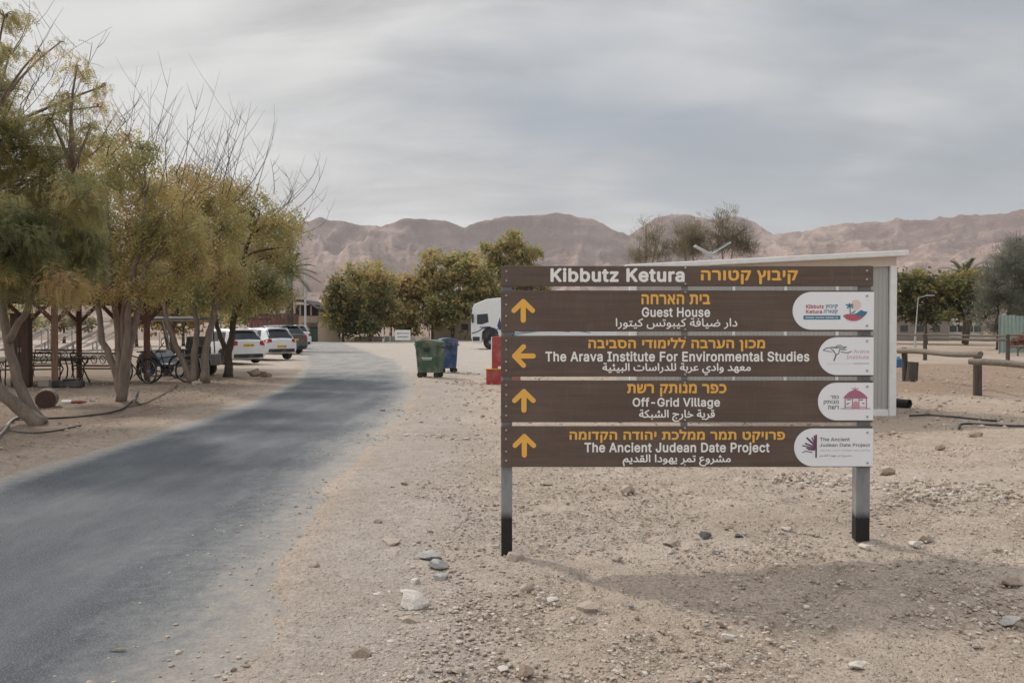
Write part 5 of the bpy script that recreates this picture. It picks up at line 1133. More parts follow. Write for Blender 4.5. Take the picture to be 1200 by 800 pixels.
mb = MB(); mb.prism([(-.16, hh + .175), (LC + .1, hz_(LC) + .175), (LC + .1, hz_(LC) + .265), (-.16, hh + .275)], -2.5, .22); o = mb.build('roof', M_trim, cab_); bevel(o, .015)
# black pipe end beside the cabin
g = G(1050, 477); g2 = G(1066, 479); mb = MB(); p0 = Vector((g.x - .3, g.y + .25, .10)); p1 = Vector((g2.x, g2.y, .10)); mb.tube([p0, p1], .085, 14, cap=False); mb.tube([p0, p1], .072, 14, cap=False)
tag(mb.build('pipe', M_blackpl, fixn=False), 'short black pipe lying beside the cabin corner', 'pipe')

# ================================================================== LOG FENCES
M_log = wood('weathered_log', (0.11, 0.09, 0.072), (0.26, 0.225, 0.19), 'x', 5); M_logd = wood('dark_stub', (0.05, 0.042, 0.036), (0.12, 0.10, 0.085), 'z', 5)
root = empty('log_barrier', G(1145, 463), 'near log barrier of two thick grey rails on dark posts', 'barrier'); B0 = root.location
def lr(p): return Vector(p) - B0
def lrail(p, q, r, nm='rail', m=M_log, to=root):
    mb = MB(); p, q = Vector(p), Vector(q); pts = [p.lerp(q, t) + Vector((0, 0, .02 * sin(7 * t))) for t in np.linspace(0, 1, 9)]; mb.tube(pts, [r * (1 + .06 * sin(9 * t + p.x)) for t in np.linspace(0, 1, 9)], 12); return mb.build(nm, m, to, smooth=False)
lrail(lr(P(1053, 411, 24.3)), lr(P(1149, 415.5, 20.1)), .072); lrail(lr(P(1136, 423.5, 19.7)), lr(P(1290, 434, 17.6)), .072)
def lpost(px_, pyb, pyt, r, sq=False, lean=(0, 0), nm='post', to=None):
    g = G(px_, pyb); top_ = P(px_, pyt, g.y); mb = MB(); b0 = Vector((g.x, g.y, zg(g.x, g.y) - .1)) - B0; t0 = Vector((top_.x + lean[0], g.y + lean[1], top_.z)) - B0
    if sq: mb.bar(b0, t0, r * 1.8, r * 1.8)
    else: mb.tube([b0, b0.lerp(t0, .5), t0], [r * 1.05, r, r * .97], 12)
    return mb.build(nm, M_logd, to or root)
lpost(1145.5, 463, 418, .095); lpost(1061, 449, 407, .08, lean=(-.03, 0)); lpost(1068, 449.5, 424, .15, lean=(.05, 0)); lpost(1290, 470, 430, .095)
root2 = empty('paddock_fence', G(1084, 422), 'far double railed wooden fence in front of the dark trees', 'fence'); B0 = root2.location
for px_, yb, Y_ in [(1040, 423, 0), (1084, 422, 0), (1181, 422, 0), (1275, 423, 0)]:
    lpost(px_, yb, 391.5, .09, to=root2)
for a, c, y0_, y1_, r in [(1030, 1082, 392.5, 392, .05), (1084, 1183, 392.2, 393.6, .045), (1086, 1180, 396.6, 398.4, .065), (1181, 1280, 392.6, 394, .06), (1181, 1280, 406, 407, .05)]:
    g_ = G(a, 422).y; h_ = G(c, 422).y; lrail(lr(P(a, y0_, g_)), lr(P(c, y1_, h_)), r, to=root2)
# blue canister by the log post
g = G(1067, 444); mb = MB(); mb.lathe([(.10, 0), (.11, .02), (.11, .26), (.05, .31), (.05, .34)], (0, 0, 0), 'z', 14); tag(mb.build('canister', simple('blue_plastic', (0.03, 0.13, 0.30), .5), loc=(g.x + .16, g.y + 1.2, .3)), 'small blue canister beside the thick dark post stub', 'canister')
# hoses
M_hose = simple('black_hose', (0.03, 0.03, 0.032), .7, dust=.3)
def hose(pxs, r, label, m=M_hose, lift=.012, name='hose'):
    gs = []
    for a, c in pxs: g = G(a, c); gs.append(Vector((g.x, g.y, zg(g.x, g.y) + r + lift)))
    pts = []
    for i in range(len(gs) - 1):
        p0, p1, p2, p3 = gs[max(i - 1, 0)], gs[i], gs[i + 1], gs[min(i + 2, len(gs) - 1)]
        for t in np.linspace(0, 1, 7)[:-1]: pts.append(.5 * ((2 * p1) + (-p0 + p2) * t + (2 * p0 - 5 * p1 + 4 * p2 - p3) * t * t + (-p0 + 3 * p1 - 3 * p2 + p3) * t ** 3))
    pts.append(gs[-1])
    for p in pts: p.z = zg(p.x, p.y) + r + lift
    b0 = pts[0].copy(); mb = MB(); mb.tube([p - b0 for p in pts], r, 7); return tag(mb.build(name, m, loc=b0, smooth=True), label, 'hose')
hose([(1066, 489), (1090, 488), (1120, 490), (1150, 493), (1168, 495)], .018, 'loose black hose on the sand, farther of two near the cabin')
hose([(1124, 507), (1126, 502), (1140, 501), (1170, 504), (1200, 506), (1260, 509)], .018, 'loose black hose with a hooked end on the sand near the log barrier')
hose([(0, 508), (12, 496), (25, 491), (60, 492), (100, 489), (140, 482), (155, 472)], .018, 'dark drip hose running past the foot of the leaning trunk')
hose([(-10, 520), (5, 505), (14, 494), (24, 490)], .022, 'pale looped hose end at the left picture edge', simple('pale_hose', (0.42, 0.40, 0.37), .7))
hose([(10, 505), (40, 508), (70, 505), (95, 500)], .012, 'thin dark hose lying nearest the asphalt at the left edge')
hose([(150, 478), (175, 472), (200, 458), (208, 452)], .015, 'brown hose running from the stump tree towards the bicycles', simple('brown_hose', (0.20, 0.15, 0.11), .8))
hose([(160, 465), (162, 460), (158, 470), (165, 476)], .02, 'bent dark hose piece beside the stump tree')
# ================================================================== SHELTER, BENCHES, BICYCLES, BUGGY (left)
M_beam = wood('red_brown_timber', (0.10, 0.05, 0.038), (0.20, 0.105, 0.075), 'x', 4); M_pst = wood('red_brown_post', (0.16, 0.09, 0.06), (0.30, 0.19, 0.135), 'z', 4)
P1, P3, P2 = Vector((-11.9, 22.2, 0)), Vector((-10.4, 24.3, 0)), Vector((-13.1, 23.1, 0)); dv = P3 - P1; bv = P2 - P1; P0 = P1 - dv * 1.1
sh = empty('timber_shelter', P1, 'dark red timber shelter with braced posts under the trees on the left', 'shelter')
HT = 2.28; posts_ = [P1, P3, P0, P1 + bv, P3 + bv, P0 + bv, P1 + bv * 2.6, P3 + bv * 2.6]
for i, p in enumerate(posts_):
    q = p - P1; mb = MB(); mb.box((q.x, q.y, HT / 2 - .05), (.15, .15, HT + .1), .6); o = mb.build('post', M_pst if i == 0 else M_beam, sh); bevel(o, .008)
    if i == 0: o['label'] = 'paler weathered front post'
    for s_ in (-1, 1):
        e = dv.normalized() * s_ * .55; mb = MB(); mb.bar((q.x, q.y, HT - .55), (q.x + e.x, q.y + e.y, HT - .03), .09, .09); mb.build('brace', M_beam, sh)
for k in (0, 1, 2.6):
    a = P0 + bv * k - dv * .4 - P1; c = P3 + bv * k + dv * .5 - P1; mb = MB(); mb.bar((a.x, a.y, HT + .11), (c.x, c.y, HT + .11), .12, .22); mb.build('beam', M_beam, sh)
for k in np.linspace(-1.4, 1.4, 12):
    a = P1 + dv * k - bv * .35 - P1; c = P1 + dv * k + bv * 3.0 - P1; mb = MB(); mb.bar((a.x, a.y, HT + .30), (c.x, c.y, HT + .30), .07, .15); mb.build('rafter', M_beam, sh)
for k in np.linspace(-.3, 2.9, 14):
    a = P1 - dv * 1.5 + bv * k - P1; c = P1 + dv * 1.5 + bv * k - P1; mb = MB(); mb.bar((a.x, a.y, HT + .40), (c.x, c.y, HT + .40), .22, .03); mb.build('roof_board', M_beam, sh)
# tall brown cupboard
M_cup = wood('dark_cupboard', (0.085, 0.055, 0.042), (0.14, 0.095, 0.075), 'z', 3); g = G(18, 455)
cu = empty('tool_cupboard', (g.x, g.y + .3, 0), 'tall dark brown cupboard under the shelter at the left edge', 'cupboard', rz=.35)
mb = MB(); mb.box((0, 0, .98), (.44, .5, 1.9)); o = mb.build('carcass', M_cup, cu); bevel(o, .01)
for s_ in (-1, 1):
    mb = MB(); mb.box((s_ * .105, -.262, 1.0), (.2, .02, 1.78)); d_ = mb.build('door', M_cup, cu); mb = MB(); mb.box((s_ * .03, -.285, 1.0), (.015, .03, .12)); mb.build('handle', M_bolt, d_)
mb = MB(); mb.box((0, 0, 1.945), (.5, .56, .03)); mb.build('top', M_cup, cu)
# iron garden benches and table
M_iron = simple('black_cast_iron', (0.022, 0.021, 0.021), .6, .3, dust=.15)
M_slat = wood('bench_slat', (0.07, 0.05, 0.04), (0.14, 0.105, 0.08), 'x', 5)
def arc(c, r, a0, a1, n=10): return [(c[0], c[1] + r * cos(a), c[2] + r * sin(a)) for a in np.linspace(a0, a1, n)]
def bench(loc, rz, label, L_=1.35):
    r = empty('iron_bench', loc, label, 'bench', 'iron garden benches under the shelter', rz)
    for s_ in (-1, 1):
        x = s_ * L_ / 2
        for nm_, pts in (('leg', [(x, .22, 0), (x, .16, .12), (x, .22, .28), (x, .20, .42)]), ('leg', [(x, -.24, 0), (x, -.16, .15), (x, -.22, .30), (x, -.20, .42)]), ('armrest', [(x, -.22, .42), (x, -.27, .55), (x, -.18, .64), (x, .1, .62), (x, .26, .66)]), ('back_upright', [(x, .20, .40), (x, .26, .66), (x, .34, .88)])):
            mb = MB(); mb.tube(pts, .018, 6); mb.build(nm_, M_iron, r)
        mb = MB(); mb.tube(arc((x, 0, .52), .085, 0, 5.4, 12), .012, 5); mb.build('scroll', M_iron, r)
    for k in range(5): mb = MB(); mb.box((0, -.18 + k * .09, .43), (L_, .07, .022)); mb.build('seat_slat', M_slat, r)
    for z, y in ((.52, .235), (.86, .335)): mb = MB(); mb.box((0, y, z), (L_, .022, .05)); mb.build('back_rail', M_slat, r)
    for k in range(5):
        x = -L_ * .38 + L_ * .19 * k; mb = MB(); mb.tube([(x + .085 * cos(a), .285 + .05 * sin(a) * .5, .69 + .11 * sin(a)) for a in np.linspace(0, 6.28, 13)], .011, 5); mb.tube([(x - .05, .27, .62), (x, .285, .69), (x + .05, .30, .77)], .009, 5); mb.build('back_scroll', M_iron, r)
    return r
def GL(px_, py_): g = G(px_, py_); return (g.x, g.y, zg(g.x, g.y))
bench(GL(36, 452), .25, 'iron bench with scroll back between the cupboard and the pale post')
bench(GL(118, 451), -.15 + pi, 'iron bench with scroll back seen from behind left of the stump tree')
bench(GL(62, 441), .1, 'iron bench farther back under the shelter')
tb = empty('garden_table', GL(86, 449), 'small iron garden table between the benches', 'table')
mb = MB(); mb.box((0, 0, .70), (.95, .6, .035)); mb.build('table_top', M_slat, tb)
for s_ in (-1, 1):
    for q in (-1, 1): mb = MB(); mb.tube([(s_ * .36, q * .22, 0), (s_ * .28, q * .2, .2), (s_ * .22, q * .12, .42), (s_ * .34, q * .2, .69)], .02, 6); mb.build('leg', M_iron, tb)
g = GL(80, 455); mb = MB(); mb.box((0, 0, .09), (.75, .3, .17)); mb.box((.1, -.02, .2), (.4, .22, .06), .2); tag(bevel(mb.build('tray', M_blackpl, loc=g), .03), 'low black box on the ground under the table', 'box')
g = GL(52, 454); mb = MB(); mb.box((0, 0, .10), (.26, .2, .18), .3); tag(bevel(mb.build('paper_carton', simple('pale_carton', (.42, .38, .33), .8), loc=g), .01), 'small pale carton on the ground behind the pale post', 'carton')
# sawn log and the bottle
g = GL(56, 478); lg = empty('sawn_log', (g[0], g[1], g[2] + .17), 'short sawn log lying beside the leaning trunk', 'log', rz=.55)
mb = MB(); mb.tube([(-.05, -.26, 0), (0, .0, .01), (.03, .30, 0)], [.19, .20, .18], 16); mb.build('bark', BK1, lg); mb = MB(); mb.lathe([(.175, -.30), (.187, -.26), (.10, -.262)], (-.05, -.0, 0), 'y', 16); mb.build('cut_face', simple('cut_wood_dark', (.10, .06, .05), .9, var=.3), lg)
g = GL(84, 474); bt = empty('plastic_bottle', (g[0], g[1], g[2] + .038), 'white and red plastic bottle lying on the ground', 'bottle', rz=.1)
mb = MB(); mb.lathe([(.03, -.20), (.038, -.18), (.038, 0)], (0, 0, 0), 'x', 12); mb.build('white_half', M_plate, bt); mb = MB(); mb.lathe([(.0385, .001), (.0385, .15), (.03, .22), (.012, .30)], (0, 0, 0), 'x', 12); mb.build('red_half', simple('faded_red', (.30, .07, .06), .6, dust=.5), bt)
# bicycles
def bike(loc, rz, label, fm, basket=False):
    r = empty('bicycle', loc, label, 'bicycle', 'bicycles parked under the trees', rz); R_ = .34
    for x in (-.52, .52):
        mb = MB(); n = 28; mb.tube([(x + R_ * cos(2 * pi * k / n), 0, R_ + R_ * sin(2 * pi * k / n)) for k in range(n + 1)], .022, 6, cap=False); wo = mb.build('wheel', M_tyre, r)
        mb = MB(); n = 14
        for k in range(n): a = 2 * pi * k / n; mb.bar((x, 0, R_), (x + (R_ - .02) * cos(a), 0, R_ + (R_ - .02) * sin(a)), .004, .004)
        mb.tube([(x + (R_ - .03) * cos(2 * pi * k / 24), 0, R_ + (R_ - .03) * sin(2 * pi * k / 24)) for k in range(25)], .009, 4, cap=False); mb.lathe([(.025, -.05), (.025, .05)], (x, 0, R_), 'y', 8); mb.build('spokes', M_bolt, wo)
    mb = MB()
    for a, c in (((-.52, 0, R_), (-.08, 0, .30)), ((-.08, 0, .30), (-.20, 0, .78)), ((-.52, 0, R_), (-.18, 0, .72)), ((-.18, 0, .70), (.36, 0, .80)), ((-.08, 0, .30), (.38, 0, .68)), ((.34, 0, .86), (.52, 0, R_))): mb.tube([a, c], .018, 6)
    mb.build('frame', fm, r)
    mb = MB(); mb.tube([(.34, 0, .86), (.31, 0, .98)], .014, 6); mb.tube([(.18, -.28, 1.0), (.30, -.18, 1.0), (.31, 0, .98), (.30, .18, 1.0), (.18, .28, 1.0)], .013, 6); mb.build('handlebar', M_blackpl, r)
    mb = MB(); mb.prism([(-.36, .86), (-.34, .92), (-.2, .905), (-.06, .90), (-.08, .87)], -.07, .07); o = mb.build('saddle', M_blackpl, r); bevel(o, .02); mb = MB(); mb.tube([(-.2, 0, .78), (-.215, 0, .87)], .013, 6); mb.build('seat_post', M_bolt, r)
    mb = MB(); mb.lathe([(.09, -.02), (.09, .02)], (-.08, 0, .30), 'y', 14); mb.bar((-.08, .04, .30), (.05, .05, .2), .02, .02); mb.bar((-.08, -.04, .30), (-.2, -.05, .4), .02, .02); mb.build('crankset', M_blackpl, r)
    for x, a0 in ((-.52, 2.9), (.52, 2.6)): mb = MB(); mb.tube([(x + .375 * cos(a), 0, R_ + .375 * sin(a)) for a in np.linspace(a0 - 2.1, a0, 9)], .016, 4); mb.build('mudguard', M_blackpl, r)
    if basket: mb = MB(); mb.box((.58, 0, .88), (.30, .34, .24)); mb.build('basket', M_iron, r)
    return r
bike(GL(160, 449), radians(150), 'black bicycle partly behind the timber post', M_blackpl, True)
bike(GL(198, 448), radians(12), 'dark blue bicycle with big wheels right of the timber post', simple('blue_bike_paint', (.03, .06, .13), .4))
bike(GL(222, 443), radians(-25), 'silver framed bicycle behind the three crossing trunks', simple('silver_bike_paint', (.35, .36, .38), .4, .3), True)
# buggy
g = G(188, 443); g = Vector((g.x, g.y + 1.6, 0)); bg_ = empty('golf_cart', g, 'dark golf cart with a flat black canopy parked under the trees', 'golf cart', rz=radians(168))
M_cart = paint('cart_dark', (.03, .032, .036), .3); M_cw = simple('cart_white', (.55, .55, .54), .5); M_vinyl = simple('cart_vinyl', (.05, .05, .052), .6, dust=.2)
mb = MB(); mb.prism([(-1.15, .32), (-1.18, .72), (-.45, .78), (-.35, .42), (.35, .40), (.50, .62), (.75, .86), (1.15, .72), (1.28, .45), (1.2, .30)], -.55, .55); bevel(mb.build('body', M_cart, bg_), .04)
mb = MB(); mb.box((0, 0, 1.86), (2.25, 1.2, .07)); mb.box((0, 0, 1.91), (2.05, 1.05, .05)); bevel(mb.build('canopy', M_cart, bg_), .03)
mb = MB(); mb.box((0, 0, 1.815), (2.27, 1.22, .018)); mb.build('canopy_edge', M_cw, bg_)
for s_ in (-1, 1):
    mb = MB(); mb.tube([(.72, s_ * .5, .85), (.98, s_ * .5, 1.82)], .02, 6); mb.build('front_strut', M_cw, bg_); mb = MB(); mb.tube([(-.95, s_ * .52, .72), (-.88, s_ * .52, 1.82)], .02, 6); mb.build('rear_strut', M_blackpl, bg_)
    for x in (-.78, .82): mb = MB(); mb.lathe([(.12, -.1), (.21, -.09), (.235, -.05), (.235, .05), (.21, .09), (.12, .1)], (0, 0, 0), 'y', 18); wo = mb.build('wheel', M_tyre, bg_, loc=(x, s_ * .5, .235)); mb = MB(); mb.lathe([(.125, -.07), (.125, .07)], (0, 0, 0), 'y', 12); mb.build('rim', M_rim, wo)
mb = MB(); mb.box((-.30, 0, .80), (.50, 1.0, .13)); bevel(mb.build('seat', M_vinyl, bg_), .04); mb = MB(); mb.box((-.58, 0, 1.08), (.12, 1.0, .42), rot=Matrix.Rotation(-.18, 3, 'Y')); bevel(mb.build('backrest', M_vinyl, bg_), .04)
mb = MB(); mb.tube([(.42 + .0, .25 + .17 * cos(a), 1.10 + .15 * sin(a)) for a in np.linspace(0, 6.283, 17)], .014, 5); mb.tube([(.65, .25, .82), (.42, .25, 1.10)], .016, 5); mb.build('steering_wheel', M_blackpl, bg_)
# solar tables behind
M_pv = simple('solar_cells', (0.035, 0.045, 0.065), .15, .0, spec=.6, dust=.3); M_al = simple('aluminium_frame', (.5, .5, .5), .4, .6)
for i, (px_, py_, L_) in enumerate([(100, 414, 3.2), (72, 411, 3.0), (126, 410, 3.0), (36, 413, 3.0), (8, 410, 3)]):
    g = G(px_, py_); sv = empty('solar_table', (g.x, g.y, 0), ['tilted solar panel table seen between the pale post and the stump tree', 'tilted solar panel table left of the pale post', 'tilted solar panel table farthest right, behind the stump tree', 'tilted solar panel table behind the shelter bench', 'tilted solar panel table at the left picture edge'][i], 'solar panels', 'solar panel tables in the yard behind the shelter', rz=radians(20))
    R3 = Matrix.Rotation(radians(-28), 3, 'Y')
    for a in range(3):
        for c in range(2):
            q = R3 @ Vector(((a - 1) * 1.02 * L_ / 3, (c - .5) * 1.65, 0)); mb = MB(); mb.box((q.x, q.y, q.z + .98), (1.0 * L_ / 3, 1.6, .04), rot=R3); pn = mb.build('solar_panel', M_pv, sv)
            mb = MB()
            for s_ in (-1, 1):
                e = R3 @ Vector((s_ * .5 * L_ / 3, 0, .0)); mb.box((q.x + e.x, q.y, q.z + e.z + .98), (.035, 1.64, .055), rot=R3); e = R3 @ Vector((0, s_ * .8, 0)); mb.box((q.x + e.x, q.y + e.y, q.z + .98), (L_ / 3, .035, .052), rot=R3)
            mb.build('panel_frame', M_al, pn)
    for s_ in (-1, 1):
        for x, h_ in ((-.9, .62), (.9, 1.35)):
            e = R3 @ Vector((x, 0, 0)); mb = MB(); mb.box((e.x, s_ * 1.2, (e.z + .95) / 2), (.07, .07, e.z + .95)); mb.build('leg', M_al, sv)
    mb = MB(); mb.bar((-.8, -1.2, .1), (.9, -1.2, 1.2), .05, .05); mb.build('brace', M_al, sv)
# low pale stone border and rail behind the benches
mb = MB(); p, q = G(-5, 424), G(150, 420); mb.bar((p.x, p.y, .12), (q.x, q.y, .12), .3, .26); tag(bevel(mb.build('low_wall', simple('pale_stone_wall', (.42, .37, .31), .9, var=.2, scale=2, bump=.5)), .04), 'low pale wall running behind the shelter', 'wall')
rf_ = empty('wire_fence', G(-5, 418), 'thin post and wire fence in front of the solar panels', 'fence'); b0 = rf_.location
pp = [G(-5 + k * 32, 418 - k * .8) for k in range(8)]
for p in pp: q = p - b0; mb = MB(); mb.tube([(q.x, q.y, 0), (q.x, q.y, 1.25)], .03, 6); mb.build('post', M_bolt, rf_)
for z in (.25, .6, .95, 1.2): p, q = pp[0] - b0, pp[-1] - b0; mb = MB(); mb.tube([(p.x, p.y, z), (q.x, q.y, z)], .006, 4); mb.build('wire', M_bolt, rf_)

# ================================================================== FAR BUILDINGS AND LAMPS
M_tan = simple('tan_render', (.42, .335, .26), .9, var=.08, scale=1, bump=.3); M_dk = simple('dark_roof', (.05, .045, .045), .8); M_gd = simple('green_door_paint', (.035, .075, .05), .6); M_bw = simple('beige_wall', (.46, .41, .36), .9, var=.08, scale=.7, bump=.3)
Yb = 96.0; b0 = P(344, 400, Yb); hs = empty('tan_house', (b0.x, Yb, 0), 'tan house with a dark overhanging roof beyond the parked cars', 'house')
wv = lambda px_: P(px_, 400, Yb).x - b0.x; hv = lambda py_: P(600, py_, Yb).z
mb = MB(); mb.box(((wv(343) + wv(372)) / 2, 3, hv(370) / 2), (wv(372) - wv(343), 6, hv(370))); mb.build('wall', M_tan, hs)
mb = MB(); mb.box(((wv(343) + wv(370)) / 2, 3.2, (hv(370) + hv(357)) / 2), (wv(369) - wv(343), 5, hv(357) - hv(370))); mb.build('clerestory', M_dk, hs)
for k in range(4): mb = MB(); mb.box((wv(346 + k * 6.3), -.08 + .0, (hv(369.5) + hv(356.5)) / 2), (.16, .14, hv(356.5) - hv(369.5))); mb.build('column', M_tan, hs)
mb = MB(); mb.prism([(wv(336), hv(352)), (wv(357), hv(352.5)), (wv(374), hv(363)), (wv(374), hv(361.4)), (wv(357), hv(351)), (wv(336), hv(350.6))], -.8, 7); mb.build('roof', M_dk, hs)
mb = MB(); mb.box((wv(367), -.06, hv(383) / 2), (1.1, .12, hv(383))); mb.build('door', M_gd, hs)
mb = MB(); mb.box((wv(366), -.4, hv(379)), (1.9, 1.0, .10)); mb.build('canopy', M_dk, hs)
rc = simple('container_red', (.17, .06, .05), .6, dust=.2)
for i, (a, c, yt_, yb_) in enumerate([(326, 343, 368, 384), (300, 323, 369, 384), (292, 308, 374, 384)]):
    Yc_ = 84 - i * 4; p, q = P(a, 400, Yc_), P(c, 400, Yc_); r = empty('steel_container', ((p.x + q.x) / 2, Yc_, 0), ['dark red container right beside the tan house', 'dark red container behind the white crossover roof', 'dark red container leftmost behind the hatchback roof'][i], 'container', 'red containers behind the parked cars')
    h_ = P(600, yt_, Yc_).z; mb = MB(); mb.box((0, 1.2, h_ / 2), (q.x - p.x, 2.4, h_)); mb.build('shell', rc, r)
    mb = MB()
    for k in range(int((q.x - p.x) / .3)): mb.box((-(q.x - p.x) / 2 + .15 + .3 * k, -.03, h_ / 2), (.12, .06, h_ - .2))
    tag(mb.build('corrugation', rc, r), kind='stuff'); mb = MB(); mb.box((0, 1.2, h_ + .03), (q.x - p.x + .1, 2.5, .06)); mb.build('roof_frame', M_dk, r)
# yard wall with arch humps
Yw = 92; w0 = P(370, 400, Yw); wl = empty('yard_wall', (w0.x, Yw, 0), 'tan yard wall with two raised rounded piers at the road end', 'wall')
wv = lambda px_: P(px_, 400, Yw).x - w0.x; hv = lambda py_: P(600, py_, Yw).z
top_ = [(372.5, 401)] + [(372.5, 380), (374, 377.5), (378, 377), (380, 379.5), (381, 384), (386, 384), (388, 381), (390, 378.5), (395, 377.5), (398, 380), (398.5, 401)]
mb = MB(); mb.prism([(wv(a), max(0.0, hv(c)) if c < 400 else 0.0) for a, c in top_], 0, .35); bevel(mb.build('wall_face', M_tan, wl), .03)
mb = MB(); mb.box(((wv(359) + wv(362)) / 2, .15, hv(384) / 2), (wv(362.5) - wv(359), .3, hv(384))); mb.build('pier', M_tan, wl)
mb = MB(); mb.box(((wv(362.6) + wv(372.3)) / 2, .2, hv(385) / 2), (wv(372.2) - wv(362.8), .08, hv(385))); mb.build('gate', M_gd, wl)
lw = empty('long_low_wall', (P(460, 400, 95).x, 95, 0), 'low pale wall behind the middle trees', 'wall'); mb = MB(); L_ = P(505, 400, 95).x - P(398, 400, 95).x; mb.box((-1.0, 0, .28), (L_, .4, .56)); bevel(mb.build('wall_face', M_bw, lw), .05)
for i, (a, c, yt_, Yq, lb) in enumerate([(505, 557, 372, 104, 'plain beige building behind the tall dark tree'), (1048, 1112, 374, 98, 'low brown grey building behind the dark trees on the right'), (1111, 1152, 375, 100, 'low white building behind the two trunked dark tree'), (600, 735, 374, 110, 'long low beige building behind the truck')]):
    p, q = P(a, 400, Yq), P(c, 400, Yq); r = empty('low_building', ((p.x + q.x) / 2, Yq, 0), lb, 'building'); h_ = P(600, yt_, Yq).z; W_ = q.x - p.x; wm = [M_bw, simple('brown_grey_render', (.24, .205, .18), .9), simple('off_white_render', (.55, .52, .48), .9), M_bw][i]
    mb = MB(); mb.box((0, 2.5, h_ / 2), (W_, 5, h_)); mb.build('wall', wm, r); mb = MB(); mb.box((0, 2.5, h_ + .08), (W_ + .4, 5.4, .16)); mb.build('roof', wm, r)
    for k in range(3 if i != 2 else 4):
        x = -W_ / 2 + W_ * (k + .6) / (3.4 if i != 2 else 4.3); mb = MB(); mb.box((x, -.02, h_ * .58), (.8, .08, .7)); f_ = mb.build('window', M_dk, r); mb = MB(); mb.box((x, -.05, h_ * .58), (.7, .03, .6)); mb.build('pane', M_glass, f_)
# white notice board among the trees with illegible black lines
Yn = 88; g = P(472, 400, Yn); nb = empty('notice_board', (g.x, Yn, 0), 'small white notice board with two dark lines under the middle trees', 'sign')
z0, z1 = P(600, 398.5, Yn).z, P(600, 386.5, Yn).z; wN = P(480.5, 400, Yn).x - P(462.5, 400, Yn).x
mb = MB(); mb.box((0, 0, (z0 + z1) / 2), (wN, .06, z1 - z0)); mb.build('panel', M_trim, nb)
for s_ in (-1, 1): mb = MB(); mb.box((s_ * wN * .45, .06, z0 / 2 + .1), (.06, .05, z0 + .2)); mb.build('leg', M_bolt, nb)
mb = MB()
for k in range(9): mb.box((-wN * .32 + k * wN * .085, -.035, (z0 + z1) / 2 + .18), (.07 if k else .14, .008, .10)); mb.box((-wN * .30 + k * wN * .08, -.035, (z0 + z1) / 2 - .18), (.08, .008, .10))
mb.build('writing', M_ink, nb)
M_rw = simple('barrier_red', (.45, .06, .05), .6)
for i, (a, yb_) in enumerate([(405, 400), (437, 400), (450.5, 400), (457, 400), (483, 399.5), (503, 399), (449, 401)]):
    g = G(a, yb_); r = empty('marker_post', (g.x, g.y, 0), ['marker post left of the twin trunked tree', 'marker post right of the twin trunked tree', 'tallest white marker post left of the notice board', 'white marker post touching the left of the notice board', 'white marker post right of the notice board', 'red banded marker post by the thin straight tree', 'short marker post nearest the road end'][i], 'post', 'white and red marker posts under the middle trees'); h_ = [1.2, 1.2, 1.8, 1.5, 1.5, 1.3, .9][i]
    mb = MB(); mb.lathe([(.06, 0), (.06, h_)], (0, 0, 0), 'z', 10); mb.build('pole', M_trim, r); mb = MB(); mb.lathe([(.064, h_ * .45), (.064, h_ * .65)], (0, 0, 0), 'z', 10); mb.build('red_band', M_rw, r)
g = G(420, 400.5)
for i, (px_, wq) in enumerate([(416, 1.2), (492, 1.0), (560, .9)]):
    g = G(px_, 400); me = rock_mesh('boulder', 900 + i, 2, .6, PK); o = bpy.data.objects.new('boulder', me); COL.objects.link(o); o.location = (g.x, g.y, .2); o.scale = (wq, .6, .7); tag(o, ['pale boulder right of the tan yard wall', 'pale boulder under the golden green tree', 'pale boulder by the truck front'][i], 'boulder', 'boulders under the middle trees')
def lamp(name, px_, Yl, ytop, label, arm=1, r0=.09, lean=0):
    g = P(px_, 400, Yl); h_ = P(600, ytop, Yl).z; r = empty(name, (g.x, Yl, 0), label, 'lamp post')
    mb = MB(); mb.tube([(0, 0, 0), (0, 0, h_ * .25)], r0 * 1.25, 10); mb.tube([(0, 0, h_ * .25), (lean, 0, h_)], [r0 * .8, r0 * .5], 8); mb.build('pole', M_al, r)
    mb = MB(); mb.bar((lean, 0, h_ - .02), (lean + arm * .7, 0, h_ + .1), .06, .05); mb.build('arm', M_al, r); mb = MB(); mb.box((lean + arm * .85, 0, h_ + .11), (.6, .26, .10)); bevel(mb.build('lamp_head', M_bolt, r), .03); return r
lamp('street_lamp', 358, 68, 304, 'tall thin street lamp behind the parked cars', -1, .11)
lamp('street_lamp', 1072.5, 62, 348, 'short street lamp in front of the dark tree right of the cabin', 1, .06, .2)
Yl = 40; g = P(832, 400, Yl); h_ = P(600, 302, Yl).z; r = empty('solar_lamp', (g.x, Yl, 0), 'street lamp with two solar wings in a vee rising above the cabin roof', 'lamp post')
mb = MB(); mb.tube([(0, 0, 0), (0, 0, h_ + .30)], [.08, .06], 10); mb.build('pole', M_al, r)
for s_, e in ((-1, P(814, 288, Yl)), (1, P(855.5, 284.5, Yl))):
    e = e - Vector((g.x, Yl, 0)); mb = MB(); mb.bar((s_ * .06, 0, h_ + .18), e, .5, .05); w_ = mb.build('solar_wing', simple('wing_pale', (.50, .55, .58), .3), r); mb = MB(); mb.bar((s_ * .12, 0, h_ + .23), (e.x * .95, 0, e.z + .04), .42, .015); mb.build('cells', M_pv, w_)
mb = MB(); mb.box((0, -.05, h_ + .12), (.2, .25, .2)); bevel(mb.build('battery_box', M_al, r), .02)
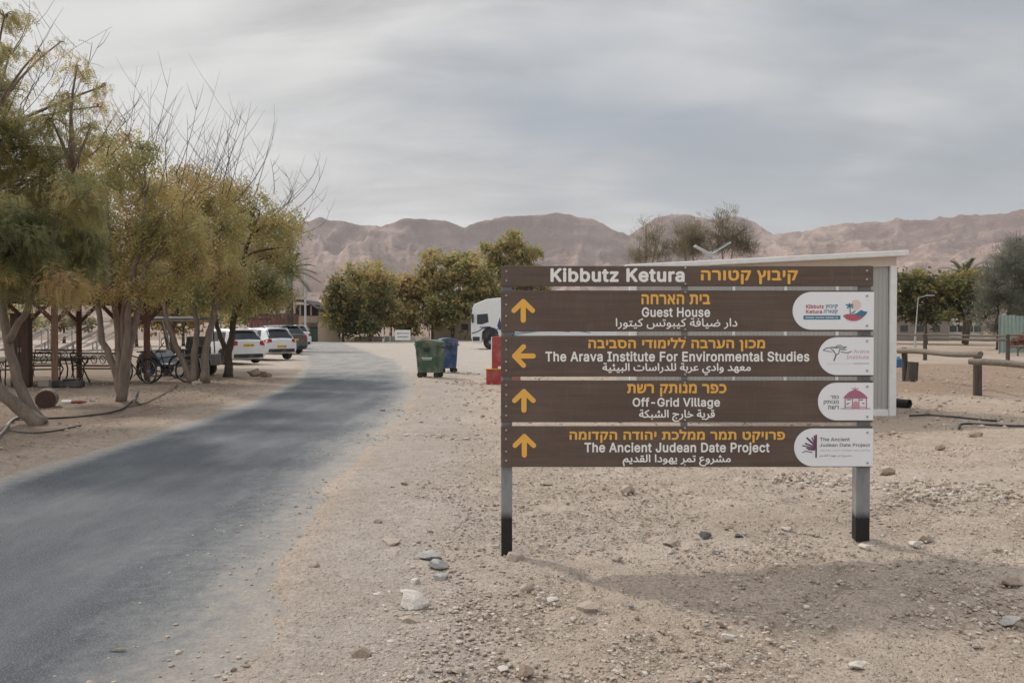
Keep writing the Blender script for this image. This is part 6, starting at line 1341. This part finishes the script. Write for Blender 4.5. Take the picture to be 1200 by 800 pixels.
# green corrugated fence, reddish shrub
Yg = 51; p, q = P(1172, 400, Yg), P(1330, 400, Yg); gf = empty('corrugated_fence', (p.x, Yg, 0), 'pale green corrugated metal fence at the right picture edge', 'fence')
M_gf = simple('mint_green_sheet', (.24, .33, .295), .5, .1, var=.2, scale=3, dust=.2); hF = P(600, 369, Yg).z
for k in range(9):
    mb = MB(); V_ = []
    for i in range(17): V_ += [(k * .92 + i * .0565, .03 * sin(i * pi / 2), .05), (k * .92 + i * .0565, .03 * sin(i * pi / 2), hF - .06 * (k % 3))]
    mb.add(V_, [[2 * i, 2 * i + 1, 2 * i + 3, 2 * i + 2] for i in range(16)]); o = mb.build('sheet', M_gf, gf, fixn=False); so = o.modifiers.new('t', 'SOLIDIFY'); so.thickness = .004
for k in range(5): mb = MB(); mb.box((k * 1.9, .09, hF / 2), (.07, .07, hF)); mb.build('post', M_bolt, gf)
LF6 = leafmat('leaf_reddish', [(0.1, (0.14, 0.07, 0.06)), (0.5, (0.26, 0.13, 0.11)), (0.9, (0.30, 0.20, 0.14))])
mtree('reddish shrub in front of the green fence', 1193, 411, [[(1193, 402)]], [(1190, 400, 9, 9), (1201, 398, 8, 9)], LF6, 61, dens=60, name='shrub', group=TR_, r0=.04, size=.25, csp=.12, Yd=47)
# background belts of foliage
for k, (px_, Yq, cls) in enumerate([(15, 75, [(0, 372, 26, 14), (28, 376, 20, 12)]), (75, 85, [(60, 378, 20, 8), (88, 376, 18, 9), (108, 380, 12, 7)]), (160, 70, [(150, 372, 20, 14), (175, 375, 18, 13), (165, 360, 16, 12)]), (215, 72, [(205, 375, 20, 14), (232, 372, 18, 14), (218, 358, 18, 12)]), (275, 88, [(262, 372, 16, 12), (288, 368, 18, 12), (305, 360, 14, 14), (320, 352, 14, 14)]), (660, 100, [(640, 365, 20, 14), (670, 362, 20, 14), (700, 366, 20, 12)]), (1018, 84, [(1000, 352, 22, 20), (1030, 350, 20, 20), (1040, 368, 16, 10)]), (1240, 90, [(1225, 345, 20, 22), (1255, 340, 22, 26), (1215, 365, 16, 16)]), (-60, 60, [(-60, 350, 40, 30), (-20, 362, 30, 20)])]):
    mtree(['low far bush at the left picture edge', 'pale low shrubs behind the solar tables', 'yellow green bush behind the golf cart', 'yellow green bush behind the crossing trunks', 'olive tree behind the red containers', 'dark bush behind the truck tank and the sign', 'dark tree hidden behind the cabin end', 'dark tree at the right picture edge behind the tamarisk', 'olive tree off the left picture edge'][k], px_, 400, [[(px_, 385), (px_, cls[0][1])]], cls, [LF1, LF4, LF5, LF5, LF1, LF2, LF2, LF2, LF1][k], 70 + k, name='far_tree', group='far trees and bushes', Yd=Yq, dens=16, size=.5, ts=.05)
